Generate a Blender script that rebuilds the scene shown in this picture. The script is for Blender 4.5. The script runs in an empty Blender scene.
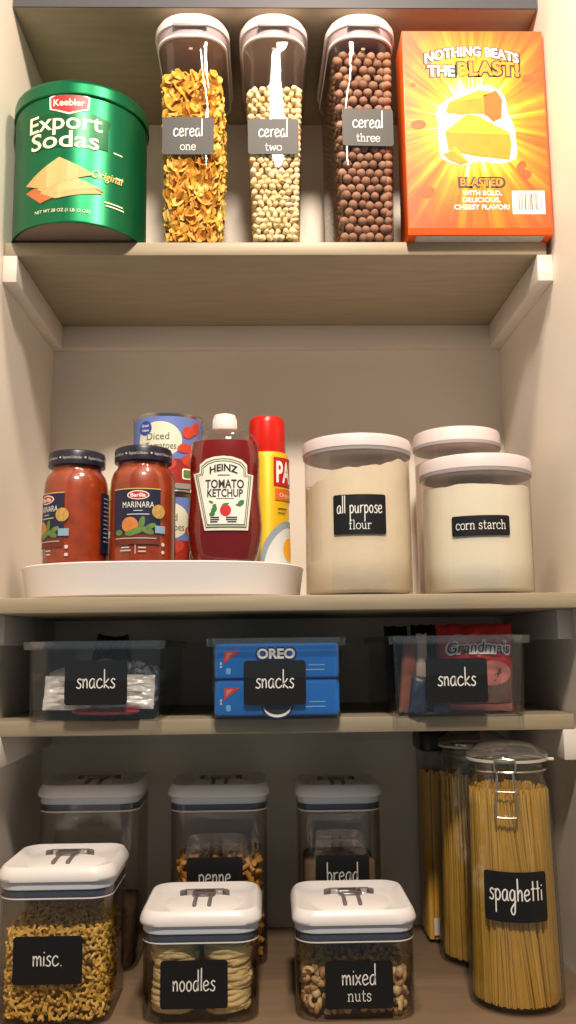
import bpy, bmesh, math, random
from math import sin, cos, pi, radians, sqrt, atan2, hypot
from mathutils import Vector, Matrix, noise
R = random.Random(7)
ZO = 1.5                       # eye height above the room floor; the code below measures heights from the eye
COL = bpy.context.scene.collection
SC = bpy.context.scene

# ------------------------------------------------------------------ colour and materials
def lin(c):
    c = c / 255.0
    return c / 12.92 if c <= .04045 else ((c + .055) / 1.055) ** 2.4
def C(r, g, b): return (lin(r), lin(g), lin(b), 1)
MATS = {}
def newmat(name):
    m = bpy.data.materials.new(name); m.use_nodes = True
    nt = m.node_tree; nt.nodes.clear()
    out = nt.nodes.new('ShaderNodeOutputMaterial')
    return m, nt, out
def N(nt, t, **kw):
    n = nt.nodes.new(t)
    for k, v in kw.items(): setattr(n, k, v)
    return n
def mat(name, col, rough=.5, metal=0., var=0., vscale=40., bump=0., bscale=120., stretch=None, coat=0., spec=.5, sss=0.):
    if name in MATS: return MATS[name]
    m, nt, out = newmat(name)
    p = N(nt, 'ShaderNodeBsdfPrincipled')
    p.inputs['Base Color'].default_value = col
    p.inputs['Roughness'].default_value = rough
    p.inputs['Metallic'].default_value = metal
    p.inputs['Coat Weight'].default_value = coat
    p.inputs['Specular IOR Level'].default_value = spec
    if sss:
        p.inputs['Subsurface Weight'].default_value = sss
        p.inputs['Subsurface Radius'].default_value = (.01, .006, .004)
        p.inputs['Subsurface Scale'].default_value = .5
    nt.links.new(p.outputs[0], out.inputs[0])
    tc = N(nt, 'ShaderNodeTexCoord'); mp = N(nt, 'ShaderNodeMapping')
    nt.links.new(tc.outputs['Object'], mp.inputs[0])
    if stretch: mp.inputs['Scale'].default_value = stretch
    if var:
        nz = N(nt, 'ShaderNodeTexNoise'); nz.inputs['Scale'].default_value = vscale; nz.inputs['Detail'].default_value = 5
        nt.links.new(mp.outputs[0], nz.inputs['Vector'])
        rp = N(nt, 'ShaderNodeValToRGB')
        lo = tuple(max(0, c * (1 - var)) for c in col[:3]) + (1,); hi = tuple(min(1, c * (1 + var * .6)) for c in col[:3]) + (1,)
        rp.color_ramp.elements[0].position = .3; rp.color_ramp.elements[1].position = .7
        rp.color_ramp.elements[0].color = lo; rp.color_ramp.elements[1].color = hi
        nt.links.new(nz.outputs['Fac'], rp.inputs[0]); nt.links.new(rp.outputs[0], p.inputs['Base Color'])
    if bump:
        nb = N(nt, 'ShaderNodeTexNoise'); nb.inputs['Scale'].default_value = bscale; nb.inputs['Detail'].default_value = 4
        nt.links.new(mp.outputs[0], nb.inputs['Vector'])
        bp = N(nt, 'ShaderNodeBump'); bp.inputs['Strength'].default_value = bump; bp.inputs['Distance'].default_value = .002
        nt.links.new(nb.outputs['Fac'], bp.inputs['Height']); nt.links.new(bp.outputs[0], p.inputs['Normal'])
    MATS[name] = m
    return m
def islandmat(name, cols, rough=.6, bump=0., bscale=300., var=.15):
    """each loose piece of the mesh gets its own tone"""
    if name in MATS: return MATS[name]
    m, nt, out = newmat(name)
    p = N(nt, 'ShaderNodeBsdfPrincipled'); p.inputs['Roughness'].default_value = rough
    g = N(nt, 'ShaderNodeNewGeometry'); rp = N(nt, 'ShaderNodeValToRGB')
    els = rp.color_ramp.elements
    while len(els) < len(cols): els.new(.5)
    for i, c in enumerate(cols):
        els[i].position = i / (len(cols) - 1); els[i].color = c
    nt.links.new(g.outputs['Random Per Island'], rp.inputs[0])
    nz = N(nt, 'ShaderNodeTexNoise'); nz.inputs['Scale'].default_value = bscale
    tc = N(nt, 'ShaderNodeTexCoord'); nt.links.new(tc.outputs['Object'], nz.inputs['Vector'])
    mx = N(nt, 'ShaderNodeMix', data_type='RGBA', blend_type='MULTIPLY'); mx.inputs[0].default_value = var * 2
    nt.links.new(rp.outputs[0], mx.inputs[6]); nt.links.new(nz.outputs['Fac'], mx.inputs[7])
    nt.links.new(mx.outputs[2], p.inputs['Base Color'])
    if bump:
        bp = N(nt, 'ShaderNodeBump'); bp.inputs['Strength'].default_value = bump; bp.inputs['Distance'].default_value = .001
        nt.links.new(nz.outputs['Fac'], bp.inputs['Height']); nt.links.new(bp.outputs[0], p.inputs['Normal'])
    nt.links.new(p.outputs[0], out.inputs[0]); MATS[name] = m
    return m
def clear(name, tint=(.96, .96, .96), edge=(.6, .6, .6), spec=.05, rough=.03, haze=0., hazecol=(.8, .75, .7, 1)):
    """thin clear sheet: see-through, darker where it is looked along, glossy"""
    if name in MATS: return MATS[name]
    m, nt, out = newmat(name)
    lw = N(nt, 'ShaderNodeLayerWeight'); lw.inputs['Blend'].default_value = .5
    pw = N(nt, 'ShaderNodeMath', operation='POWER'); pw.inputs[1].default_value = 4
    nt.links.new(lw.outputs['Facing'], pw.inputs[0])
    cm = N(nt, 'ShaderNodeMix', data_type='RGBA'); cm.inputs[6].default_value = (*tint, 1); cm.inputs[7].default_value = (*edge, 1)
    nt.links.new(pw.outputs[0], cm.inputs[0])
    tr = N(nt, 'ShaderNodeBsdfTransparent'); nt.links.new(cm.outputs[2], tr.inputs[0])
    gl = N(nt, 'ShaderNodeBsdfGlossy'); gl.inputs['Roughness'].default_value = rough
    ml = N(nt, 'ShaderNodeMath', operation='MULTIPLY_ADD'); ml.inputs[1].default_value = .55; ml.inputs[2].default_value = spec
    nt.links.new(pw.outputs[0], ml.inputs[0])
    base = tr.outputs[0]
    if haze:
        df = N(nt, 'ShaderNodeBsdfDiffuse'); df.inputs[0].default_value = hazecol
        hm = N(nt, 'ShaderNodeMixShader'); hm.inputs[0].default_value = haze
        nt.links.new(tr.outputs[0], hm.inputs[1]); nt.links.new(df.outputs[0], hm.inputs[2]); base = hm.outputs[0]
    mx = N(nt, 'ShaderNodeMixShader')
    nt.links.new(ml.outputs[0], mx.inputs[0]); nt.links.new(base, mx.inputs[1]); nt.links.new(gl.outputs[0], mx.inputs[2])
    nt.links.new(mx.outputs[0], out.inputs[0]); MATS[name] = m
    return m

PAINT = mat('beige_wall_paint', C(240, 231, 217), .6, var=.03, vscale=4, bump=.06, bscale=260)
CLEAT = mat('painted_trim', C(228, 219, 208), .5, var=.03, vscale=6)
SHELF = mat('almond_shelf_laminate', C(162, 148, 124), .5, var=.10, vscale=7, stretch=(1.5, 12, 30), bump=.03)
SHELF_G = mat('shaded_shelf_edge', C(60, 61, 68), .6, var=.05, vscale=7)  # dark grey puts the shade of the unlit front edge into colour
WHITE = mat('white_plastic', C(234, 228, 226), .34)
PINKW = mat('soft_white_plastic', C(226, 212, 212), .38)
BLACK = mat('black_label_vinyl', C(20, 21, 24), .5, spec=.35)
CHALK = mat('charcoal_label_vinyl', C(62, 62, 62), .55, spec=.35)
INK = mat('white_lettering', C(235, 233, 228), .6)
INKG = mat('grey_white_lettering', C(205, 203, 198), .6)
CLEAR = clear('clear_acrylic', (.98, .97, .96), (.66, .62, .60), .045)
CLEARW = clear('clear_tritan', (.985, .98, .975), (.62, .57, .54), .05)
DUSTY = clear('flour_dusted_plastic', (.985, .975, .96), (.82, .78, .74), .05, haze=.08, hazecol=C(196, 182, 172))
GLASS = clear('jar_glass', (.965, .97, .955), (.5, .53, .48), .06, .015)
BINP = clear('bin_plastic', (.985, .985, .99), (.86, .86, .88), .06, .05, haze=.004, hazecol=C(190, 190, 196))
LATCH = clear('smoky_latch_plastic', (.80, .77, .77), (.5, .48, .49), .12)
SEAL = mat('navy_seal', C(72, 80, 98), .45)
STEEL = mat('bright_wire', C(200, 192, 180), .25, metal=1)

# ------------------------------------------------------------------ mesh builder
class MB:
    def __init__(s): s.v = []; s.f = []; s.m = []; s.mats = []
    def mi(s, m):
        if m not in s.mats: s.mats.append(m)
        return s.mats.index(m)
    def add(s, vs, fs, m):
        o = len(s.v); s.v += [tuple(v) for v in vs]; k = s.mi(m)
        for f in fs: s.f.append([o + i for i in f]); s.m.append(k)
    def loft(s, rings, m, cap0=True, cap1=True, close=True):
        n = len(rings[0]); vs = [p for r in rings for p in r]; fs = []
        for j in range(len(rings) - 1):
            for i in range(n if close else n - 1):
                a = j * n + i; b = j * n + (i + 1) % n
                fs.append([a, b, b + n, a + n])
        if cap0: fs.append(list(range(n))[::-1])
        if cap1: fs.append([(len(rings) - 1) * n + i for i in range(n)])
        s.add(vs, fs, m)
    def rb(s, cx, cy, z0, z1, w, d, r, b, m, k=5, cap=(True, True)):
        """rounded box with softened top and bottom edges"""
        s.loft([rr(cx, cy, z0, w - 2 * b, d - 2 * b, max(r - b, .0004), k), rr(cx, cy, z0 + b * .35, w - .6 * b, d - .6 * b, r, k), rr(cx, cy, z0 + b, w, d, r, k),
                rr(cx, cy, z1 - b, w, d, r, k), rr(cx, cy, z1 - b * .35, w - .6 * b, d - .6 * b, r, k), rr(cx, cy, z1, w - 2 * b, d - 2 * b, max(r - b, .0004), k)], m, *cap)
    def box(s, x0, x1, y0, y1, z0, z1, m):
        s.add([(x0, y0, z0), (x1, y0, z0), (x1, y1, z0), (x0, y1, z0), (x0, y0, z1), (x1, y0, z1), (x1, y1, z1), (x0, y1, z1)],
              [[3, 2, 1, 0], [4, 5, 6, 7], [0, 1, 5, 4], [1, 2, 6, 5], [2, 3, 7, 6], [3, 0, 4, 7]], m)
    def lathe(s, prof, m, cx=0, cy=0, n=48, cap0=True, cap1=True):
        s.loft([[(cx + r * cos(2 * pi * i / n), cy + r * sin(2 * pi * i / n), z) for i in range(n)] for r, z in prof], m, cap0, cap1)
    def tube(s, pts, r, m, n=7, closed=False):
        P = [Vector(p) for p in pts]; rings = []
        up = Vector((0, 0, 1)); prev = None
        L = len(P)
        for i, p in enumerate(P):
            a = P[(i - 1) % L] if (closed or i > 0) else p; b = P[(i + 1) % L] if (closed or i < L - 1) else p
            t = (b - a).normalized()
            if prev is None:
                h = up if abs(t.dot(up)) < .9 else Vector((1, 0, 0)); u = t.cross(h).normalized()
            else:
                u = (prev - t * prev.dot(t)); u = u.normalized() if u.length > 1e-6 else prev
            prev = u; w = t.cross(u)
            rings.append([p + u * (r * cos(2 * pi * k / n)) + w * (r * sin(2 * pi * k / n)) for k in range(n)])
        if closed: rings.append(rings[0])
        s.loft(rings, m, not closed, not closed)
    def obj(s, name, parent=None, angle=40, solid=False):
        me = bpy.data.meshes.new(name)
        me.from_pydata(s.v, [], s.f)
        for m in s.mats: me.materials.append(m)
        for i, p in enumerate(me.polygons): p.material_index = s.m[i]; p.use_smooth = True
        bm = bmesh.new(); bm.from_mesh(me)
        bmesh.ops.remove_doubles(bm, verts=bm.verts, dist=1e-6)
        if solid: bmesh.ops.recalc_face_normals(bm, faces=bm.faces)
        bm.to_mesh(me); bm.free()
        me.set_sharp_from_angle(angle=radians(angle))
        o = bpy.data.objects.new(name, me); COL.objects.link(o)
        if parent is not None: o.parent = parent
        return o
def rr(cx, cy, z, w, d, r, k=5):
    r = min(r, w / 2 - 1e-5, d / 2 - 1e-5); out = []
    for q, (sx, sy) in enumerate(((1, 1), (-1, 1), (-1, -1), (1, -1))):
        ox = cx + sx * (w / 2 - r); oy = cy + sy * (d / 2 - r)
        for i in range(k + 1):
            a = pi / 2 * (q + i / k); out.append((ox + r * cos(a), oy + r * sin(a), z))
    return out
def sup(cx, cy, z, a, b, n=2.4, k=48):
    out = []
    for i in range(k):
        t = 2 * pi * i / k; c, q = cos(t), sin(t)
        out.append((cx + a * math.copysign(abs(c) ** (2 / n), c), cy + b * math.copysign(abs(q) ** (2 / n), q), z))
    return out
def smoothpts(pts, k=5, closed=False):
    """catmull-rom"""
    out = []; n = len(pts)
    seg = n if closed else n - 1
    for i in range(seg):
        g = lambda j: pts[j % n] if closed else pts[min(max(j, 0), n - 1)]
        p0, p1, p2, p3 = g(i - 1), g(i), g(i + 1), g(i + 2)
        for t in range(k):
            t /= k
            out.append(tuple(.5 * (2 * b + (c - a) * t + (2 * a - 5 * b + 4 * c - d) * t * t + (3 * b - a - 3 * c + d) * t ** 3) for a, b, c, d in zip(p0, p1, p2, p3)))
    if not closed: out.append(tuple(pts[-1]))
    return out

# ------------------------------------------------------------------ things
def tag(o, label=None, cat=None, group=None, kind=None):
    if label: o['label'] = label
    if cat: o['category'] = cat
    if group: o['group'] = group
    if kind: o['kind'] = kind
    return o
def thing(name, loc, label, cat, group=None, rz=0):
    o = bpy.data.objects.new(name, None); COL.objects.link(o); o.location = loc; o.rotation_euler.z = rz
    o.empty_display_size = .02
    return tag(o, label, cat, group)
def dup(o, loc=None, rz=None, label=None):
    def cp(a, par):
        c = a.copy(); COL.objects.link(c); c.parent = par
        for ch in [x for x in a.children]: cp(ch, c)
        return c
    c = cp(o, None)
    if loc: c.location = loc
    if rz is not None: c.rotation_euler.z = rz
    if label: c['label'] = label
    return c

# ------------------------------------------------------------------ printing: maps, draped shapes, lettering
def flat(y, cx=0, cz=0, rot=0):
    cr, sr = cos(rot), sin(rot)
    return lambda u, v, o=0: (cx + u * cr - v * sr, y - o, cz + u * sr + v * cr)
def cyl(r, a0=0, cz=0, cx=0, cy=0):
    return lambda u, v, o=0: (cx + (r + o) * sin(u / r + a0), cy - (r + o) * cos(u / r + a0), cz + v)
def drape(mb, poly, fm, m, o=.0003, nx=14, ny=3):
    xs = [p[0] for p in poly]; x0, x1 = min(xs), max(xs)
    cuts = sorted(set([x0 + (x1 - x0) * i / nx for i in range(nx + 1)] + [round(x, 7) for x in xs]))
    n = len(poly)
    def span(x):
        ys = []
        for i in range(n):
            (ax, ay), (bx, by) = poly[i], poly[(i + 1) % n]
            if abs(ax - bx) < 1e-9:
                if abs(ax - x) < 1e-7: ys += [ay, by]
            elif min(ax, bx) - 1e-9 <= x <= max(ax, bx) + 1e-9: ys.append(ay + (by - ay) * (x - ax) / (bx - ax))
        return (min(ys), max(ys)) if ys else None
    e = (x1 - x0) * 1e-4
    for a, b in zip(cuts[:-1], cuts[1:]):
        if b - a < 1e-6: continue
        sa, sb = span(a + min(e, (b - a) / 3)), span(b - min(e, (b - a) / 3))
        if not sa or not sb: continue
        vs = []; fs = []
        for j in range(ny + 1):
            t = j / ny
            vs += [fm(a, sa[0] + (sa[1] - sa[0]) * t, o), fm(b, sb[0] + (sb[1] - sb[0]) * t, o)]
        for j in range(ny): fs.append([2 * j, 2 * j + 1, 2 * j + 3, 2 * j + 2])
        mb.add(vs, fs, m)
def rect(x0, x1, y0, y1): return [(x0, y0), (x1, y0), (x1, y1), (x0, y1)]
def rrect(x0, x1, y0, y1, r, k=5):
    out = []
    for q, (ox, oy) in enumerate(((x1 - r, y1 - r), (x0 + r, y1 - r), (x0 + r, y0 + r), (x1 - r, y0 + r))):
        for i in range(k + 1):
            a = pi / 2 * (q + i / k); out.append((ox + r * cos(a), oy + r * sin(a)))
    return out
def ell(cx, cy, a, b, k=20, rot=0):
    return [(cx + a * cos(t) * cos(rot) - b * sin(t) * sin(rot), cy + a * cos(t) * sin(rot) + b * sin(t) * cos(rot)) for t in [2 * pi * i / k for i in range(k)]]
_TC = {}
def glyphs(txt, bold=0.):
    key = (txt, bold)
    if key in _TC: return _TC[key]
    cu = bpy.data.curves.new('t', 'FONT'); cu.body = txt; cu.size = 1; cu.offset = bold; cu.resolution_u = 3; cu.fill_mode = 'FRONT'
    ob = bpy.data.objects.new('t', cu); COL.objects.link(ob)
    dg = bpy.context.evaluated_depsgraph_get(); dg.update()
    me = ob.evaluated_get(dg).to_mesh()
    vs = [(v.co.x, v.co.y) for v in me.vertices]; fs = [list(p.vertices) for p in me.polygons]
    ob.evaluated_get(dg).to_mesh_clear(); bpy.data.objects.remove(ob); bpy.data.curves.remove(cu)
    _TC[key] = (vs, fs); return _TC[key]
def text(mb, txt, fm, m, cx, cy, h, w=None, bold=.012, o=.0006, arch=0., shear=0., grow=0.):
    """centred at cx on baseline cy, capital height h, squeezed to width w, arched by a parabola"""
    vs, fs = glyphs(txt, bold)
    if not vs: return
    x0 = min(v[0] for v in vs); x1 = max(v[0] for v in vs); s = h / .70
    sx = s if w is None else w / (x1 - x0)
    half = (x1 - x0) * sx / 2
    out = []
    for x, y in vs:
        u = (x - (x0 + x1) / 2) * sx; v = y * s
        t = u / max(half, 1e-9)
        v = v * (1 + grow * (abs(t))) + arch * (1 - t * t)
        out.append(fm(cx + u + shear * v, cy + v, o))
    mb.add(out, fs, m)
HAND = {
 'c': (.62, [[(.55, .8), (.35, 1), (.1, .75), (.05, .35), (.22, .02), (.5, .1), (.62, .28)]]),
 'e': (.6, [[(.05, .48), (.46, .6), (.46, .88), (.28, 1), (.08, .75), (.05, .3), (.25, 0), (.58, .22)]]),
 'r': (.5, [[(.08, 1), (.1, .5), (.1, 0)], [(.1, .6), (.25, .92), (.5, .95)]]),
 'a': (.62, [[(.48, .88), (.3, 1), (.07, .7), (.06, .22), (.22, 0), (.42, .25), (.5, .95), (.5, .2), (.6, 0)]]),
 'l': (.2, [[(.12, 2.25), (.1, 1.), (.1, 0)]]),
 's': (.5, [[(.48, .86), (.3, 1), (.12, .8), (.22, .58), (.42, .38), (.38, .08), (.2, 0), (.0, .14)]]),
 'n': (.58, [[(.06, 1), (.08, .5), (.08, 0)], [(.08, .55), (.26, .95), (.42, .85), (.46, .4), (.46, 0)]]),
 'k': (.56, [[(.08, 2.), (.08, 1), (.08, 0)], [(.5, 1.0), (.3, .7), (.1, .45), (.3, .22), (.56, -.05)]]),
 'm': (.86, [[(.06, 1), (.08, .5), (.08, 0)], [(.08, .55), (.24, .95), (.38, .85), (.42, .4), (.42, 0)], [(.42, .55), (.58, .95), (.72, .85), (.76, .4), (.78, 0)]]),
 'i': (.2, [[(.1, .95), (.1, .4), (.1, 0)], [(.1, 1.38), (.13, 1.32), (.1, 1.28)]]),
 '.': (.25, [[(.1, .06), (.14, .02), (.1, -.02)]]),
 'o': (.58, [[(.28, 1), (.08, .75), (.05, .35), (.22, 0), (.45, .2), (.48, .7), (.28, 1)]]),
 'd': (.62, [[(.46, .85), (.28, 1), (.07, .7), (.06, .22), (.22, 0), (.42, .25), (.48, .9)], [(.5, 2.1), (.5, 1), (.5, 0)]]),
 'x': (.56, [[(.04, 1), (.25, .5), (.5, 0)], [(.5, 1), (.26, .5), (.02, 0)]]),
 'p': (.6, [[(.06, 1), (.08, 0), (.06, -1.1)], [(.08, .7), (.28, 1), (.5, .7), (.48, .25), (.28, 0), (.09, .2)]]),
 'u': (.6, [[(.05, .95), (.07, .25), (.22, 0), (.4, .2), (.46, .95), (.47, .15), (.58, 0)]]),
 'g': (.6, [[(.46, .85), (.28, 1), (.07, .7), (.06, .25), (.22, .05), (.42, .3), (.48, .95), (.48, -.4), (.4, -1.1), (.2, -1.15), (.12, -.7), (.58, 0)]]),
 'h': (.58, [[(.08, 2.), (.08, 1), (.08, 0)], [(.08, .55), (.26, .95), (.42, .85), (.46, .4), (.46, 0)]]),
 't': (.42, [[(.2, 1.75), (.2, .9), (.2, 0)], [(.0, 1.05), (.2, 1.08), (.42, 1.08)]]),
 'b': (.56, [[(.06, 2.1), (.07, 1), (.07, 0)], [(.07, .7), (.26, 1), (.48, .7), (.46, .25), (.26, 0), (.08, .2)]]),
 ' ': (.4, []),
}
SLAB = {
 'o': (.86, [[(.43, 1), (.14, .82), (.06, .5), (.14, .18), (.43, 0), (.72, .18), (.8, .5), (.72, .82), (.43, 1)]]),
 'n': (.98, [[(.04, .95), (.2, .95)], [(.2, .97), (.2, .5), (.2, .04)], [(.04, .03), (.38, .03)], [(.2, .65), (.4, .95), (.62, .95), (.74, .7), (.74, .04)], [(.6, .03), (.92, .03)]]),
 'e': (.84, [[(.1, .52), (.45, .52), (.76, .52), (.7, .85), (.43, 1), (.14, .82), (.06, .5), (.14, .15), (.45, 0), (.76, .16)]]),
 't': (.68, [[(.28, 1.4), (.28, .7), (.28, .2), (.42, 0), (.62, .1)], [(.06, .97), (.6, .97)]]),
 'w': (1.15, [[(.1, .95), (.3, .02), (.56, .9), (.8, .02), (1.02, .95)], [(.0, .96), (.25, .96)], [(.86, .96), (1.12, .96)]]),
 'h': (.98, [[(.04, 1.5), (.2, 1.5)], [(.2, 1.5), (.2, .7), (.2, .04)], [(.04, .03), (.38, .03)], [(.2, .65), (.4, .95), (.62, .95), (.74, .7), (.74, .04)], [(.6, .03), (.92, .03)]]),
 'r': (.72, [[(.04, .95), (.2, .95)], [(.2, .97), (.2, .5), (.2, .04)], [(.04, .03), (.42, .03)], [(.2, .6), (.36, .92), (.62, .95), (.66, .8)]]),
 'f': (.62, [[(.6, 1.42), (.4, 1.5), (.28, 1.3), (.28, .6), (.28, .04)], [(.08, .03), (.5, .03)], [(.06, .95), (.52, .95)]]),
 'l': (.5, [[(.06, 1.5), (.24, 1.5)], [(.24, 1.5), (.24, .7), (.24, .04)], [(.04, .03), (.44, .03)]]),
 'u': (.96, [[(.04, .95), (.2, .95)], [(.2, .95), (.2, .3), (.34, .04), (.56, .05), (.72, .35)], [(.58, .95), (.72, .95)], [(.72, .95), (.72, .5), (.72, .03)], [(.72, .03), (.9, .03)]]),
 'c': (.8, [[(.72, .72), (.66, .9), (.42, 1), (.14, .82), (.06, .5), (.14, .15), (.42, 0), (.74, .2)]]),
 's': (.74, [[(.6, .75), (.56, .92), (.36, 1), (.14, .86), (.18, .6), (.5, .45), (.62, .22), (.4, 0), (.14, .08), (.08, .28)]]),
 'a': (.86, [[(.12, .82), (.34, 1), (.58, .88), (.62, .6), (.62, .2), (.8, .02)], [(.62, .55), (.25, .5), (.08, .28), (.26, 0), (.5, .08), (.62, .3)]]),
 ' ': (.5, []),
}
def strokes(mb, txt, fm, m, cx, base, xh, font=HAND, sw=.13, w=None, o=.0006, track=.1, sx=1.):
    adv = sum(font[c][0] + track for c in txt) - track
    kx = xh * sx if w is None else w / adv
    x = cx - adv * kx / 2
    hw = xh * sw / 2
    for ch in txt:
        a, ss = font[ch]
        for s in ss:
            P = [(x + p[0] * kx, base + p[1] * xh) for p in (smoothpts(s, 4) if len(s) > 2 else s)]
            L = []; Q = []
            for i, p in enumerate(P):
                q0 = P[max(i - 1, 0)]; q1 = P[min(i + 1, len(P) - 1)]
                dx, dy = q1[0] - q0[0], q1[1] - q0[1]; l = hypot(dx, dy) or 1
                nx, ny = -dy / l * hw, dx / l * hw
                L.append(fm(p[0] + nx, p[1] + ny, o)); Q.append(fm(p[0] - nx, p[1] - ny, o))
            n = len(P)
            mb.add(L + Q, [[i, n + i, n + i + 1, i + 1] for i in range(n - 1)], m)
        x += (a + track) * kx
def sticker(parent, fm, w, h, lines, base=BLACK, ink=INK, r=.004, name='label'):
    """rounded vinyl sticker with chalk lettering; lines = (text, font, baseline, x-height, width)"""
    mb = MB(); drape(mb, rrect(-w / 2, w / 2, -h / 2, h / 2, r), fm, base, .0004, 12, 2)
    for t, f, b, xh, tw in lines:
        strokes(mb, t, fm, ink, 0, b, xh, HAND if f == 'h' else SLAB, .13 if f == 'h' else .12, tw, .0008, .08 if f == 'h' else .04)
    o = mb.obj(name, parent); tag(o, 'black label reading ' + ' '.join(l[0] for l in lines)); return o

# ================================================================== SETTING
D = .293; WL = -.375; WR = .378
def struct(mb, name, angle=40):
    o = mb.obj(name, None, angle); o['kind'] = 'structure'; return o
b = MB(); b.box(WL - .1, WR + .1, D, D + .02, -.7, 1.25, PAINT); struct(b, 'wall_back')
b = MB(); b.box(WL - .02, WL, -.24, D, -.7, 1.25, PAINT); struct(b, 'wall_left')
b = MB(); b.box(WR, WR + .02, -.24, D, -.7, 1.25, PAINT); struct(b, 'wall_right')
TH = .019
n = 0
for zb in (.9035, .530, .0425, -.110):
    if zb > .9: continue
    ys = 0
    for x0, x1, y0, y1 in ((WL, WL + .019, ys, D - .019), (WR - .019 - .002, WR, ys, D - .019), (WL, WR, D - .019, D)):
        n += 1; b = MB(); b.rb((x0 + x1) / 2, (y0 + y1) / 2, zb - .038, zb, x1 - x0, y1 - y0, .001, .0008, CLEAT, 2); struct(b, 'trim_%d' % n)
def board(zb, x0, x1, y0, label, m=SHELF, t=TH):
    b = MB(); cx = (x0 + x1) / 2; cy = (y0 + D) / 2
    o = b
    b.rb(0, 0, 0, t, x1 - x0, D - y0 - .001, .0015, .0008, m, 2)
    o = b.obj('shelf_board'); o.location = (cx, cy, zb); return tag(o, label, 'shelf', 'pantry shelf boards')
o = board(.9035, WL + .001, WR - .001, 0, 'almond shelf board cropped by the top of the photo above the cereal', SHELF, .024)
b = MB(); b.box(-.375, .375, -.1485, -.1466, -.0005, .0245, SHELF_G); tag(b.obj('edge_shade_strip', o), 'bluish grey front edge with shade put into its colour')  # added strip: painted shade along the front of the upper board
board(.530, WL + .001, .371, 0, 'almond shelf board under the green tin, cereal containers and orange box')
board(.0425, WL + .001, WR - .001, -.055, 'almond shelf board under the white tray and flour canisters')
board(-.110, WL + .001, .3725, 0, 'almond shelf board under the three clear snack bins')
b = MB(); b.rb(0, 0, 0, .03, WR - WL - .002, D + .24, .0015, .0008, mat('darkened_shelf_top', C(128, 106, 84), .6, var=.12, vscale=7, stretch=(1.5, 12, 30)), 2); o = b.obj('shelf_board'); o.location = (.0015, (D - .24) / 2, -.458)  # tan darkened in its colour to stand in for shade and weaken bounce
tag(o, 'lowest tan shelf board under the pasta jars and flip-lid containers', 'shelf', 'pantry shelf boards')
S1, S2, S3, S4 = .549, .0615, -.091, -.428

# ================================================================== TOP SHELF
# ---- green biscuit tin
GREEN = mat('green_tin_enamel', C(8, 106, 66), .34, metal=.7, var=.06, vscale=9)
DKGREEN = mat('dark_green_print', C(10, 84, 48), .35, metal=.5)
TINST = mat('tin_bottom', C(176, 160, 150), .45, metal=.6)
CREAM = mat('cream_print', C(238, 232, 205), .5)
t = thing('biscuit_tin', (-.2785, .034, S1), 'large round green cracker tin on the top shelf at the left wall', 'tin')
b = MB(); r = .0915
b.lathe([(r - .004, .002), (r + .0008, .0), (r + .0012, .0015), (r, .004), (r, .186)], GREEN, n=72, cap0=False)
b.lathe([(r - .006, .0035), (r - .004, .002)], TINST, n=72, cap1=False)
b.obj('tin_body', t)
b = MB(); rl = .0938
b.lathe([(rl - .001, .181), (rl + .0006, .1825), (rl, .185), (rl, .197), (rl - .001, .2015), (rl - .004, .204), (rl - .012, .2035), (rl - .016, .201)], GREEN, n=72)
b.obj('tin_lid', t)
fm = cyl(r + .0004, radians(0))
b = MB()
dg = [(x, y + .0145) for x, y in [(-.052, .092), (.054, .094), (.05, .112), (.058, .136), (.035, .142), (-.046, .140), (-.05, .120), (-.046, .108)]]
drape(b, dg, fm, DKGREEN, .0002, 20, 3)
text(b, 'Export', fm, CREAM, -.006, .1325, .0235, .103, .012)
text(b, 'Sodas', fm, CREAM, -.006, .1065, .0235, .095, .012)
RED = mat('red_print', C(196, 30, 36), .45)
hexo = [(-.024, .148), (.0, .141), (.024, .148), (.025, .163), (.018, .166), (-.018, .166), (-.025, .163)]
hexo = [(x, y + .0145) for x, y in hexo]
drape(b, [(x * 1.1 + .001, .1685 + (y - .1685) * 1.2) for x, y in hexo], fm, CREAM, .0003)
drape(b, [(x + .001, y) for x, y in hexo], fm, RED, .0005)
text(b, 'Keebler', fm, CREAM, .001, .1655, .0095, .042, .02, .0008)
CRK = islandmat('cracker_print', [C(226, 190, 128), C(214, 170, 106)], .6, var=.1)
CRKD = mat('cracker_print_edge', C(190, 110, 60), .6)
drape(b, [(-.062, .050), (-.036, .030), (.010, .044), (.050, .049), (.022, .060), (-.004, .062)], fm, CRKD, .0003)
for dx, dz in ((.014, -.012), (.008, -.006)):
    drape(b, [(-.050 + dx, .056 + dz), (-.028 + dx, .046 + dz), (.036 + dx * .9, .058 + dz), (-.008 + dx, .074 + dz)], fm, CRK, .0005 if dx > .01 else .0007)
drape(b, [(-.062, .060), (-.030, .048), (.036, .070), (-.010, .092)], fm, CRK, .0009)
GOLD = mat('gold_print', C(214, 186, 110), .4)
text(b, 'Original', fm, GOLD, .053, .0665, .011, .044, .01, shear=.25)
for i, (zz, x0, x1) in enumerate(((.0345, .050, .078), (.030, .052, .08), (.0735, .066, .078), (.108, .062, .076))):
    drape(b, rect(x0, x1, zz, zz + .0018), fm, CREAM, .0004)
text(b, 'NET WT 28 OZ (1 LB 12 OZ)', fm, CREAM, -.006, .0155, .0045, .075, .0)
b.obj('printed_label', t)
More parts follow.
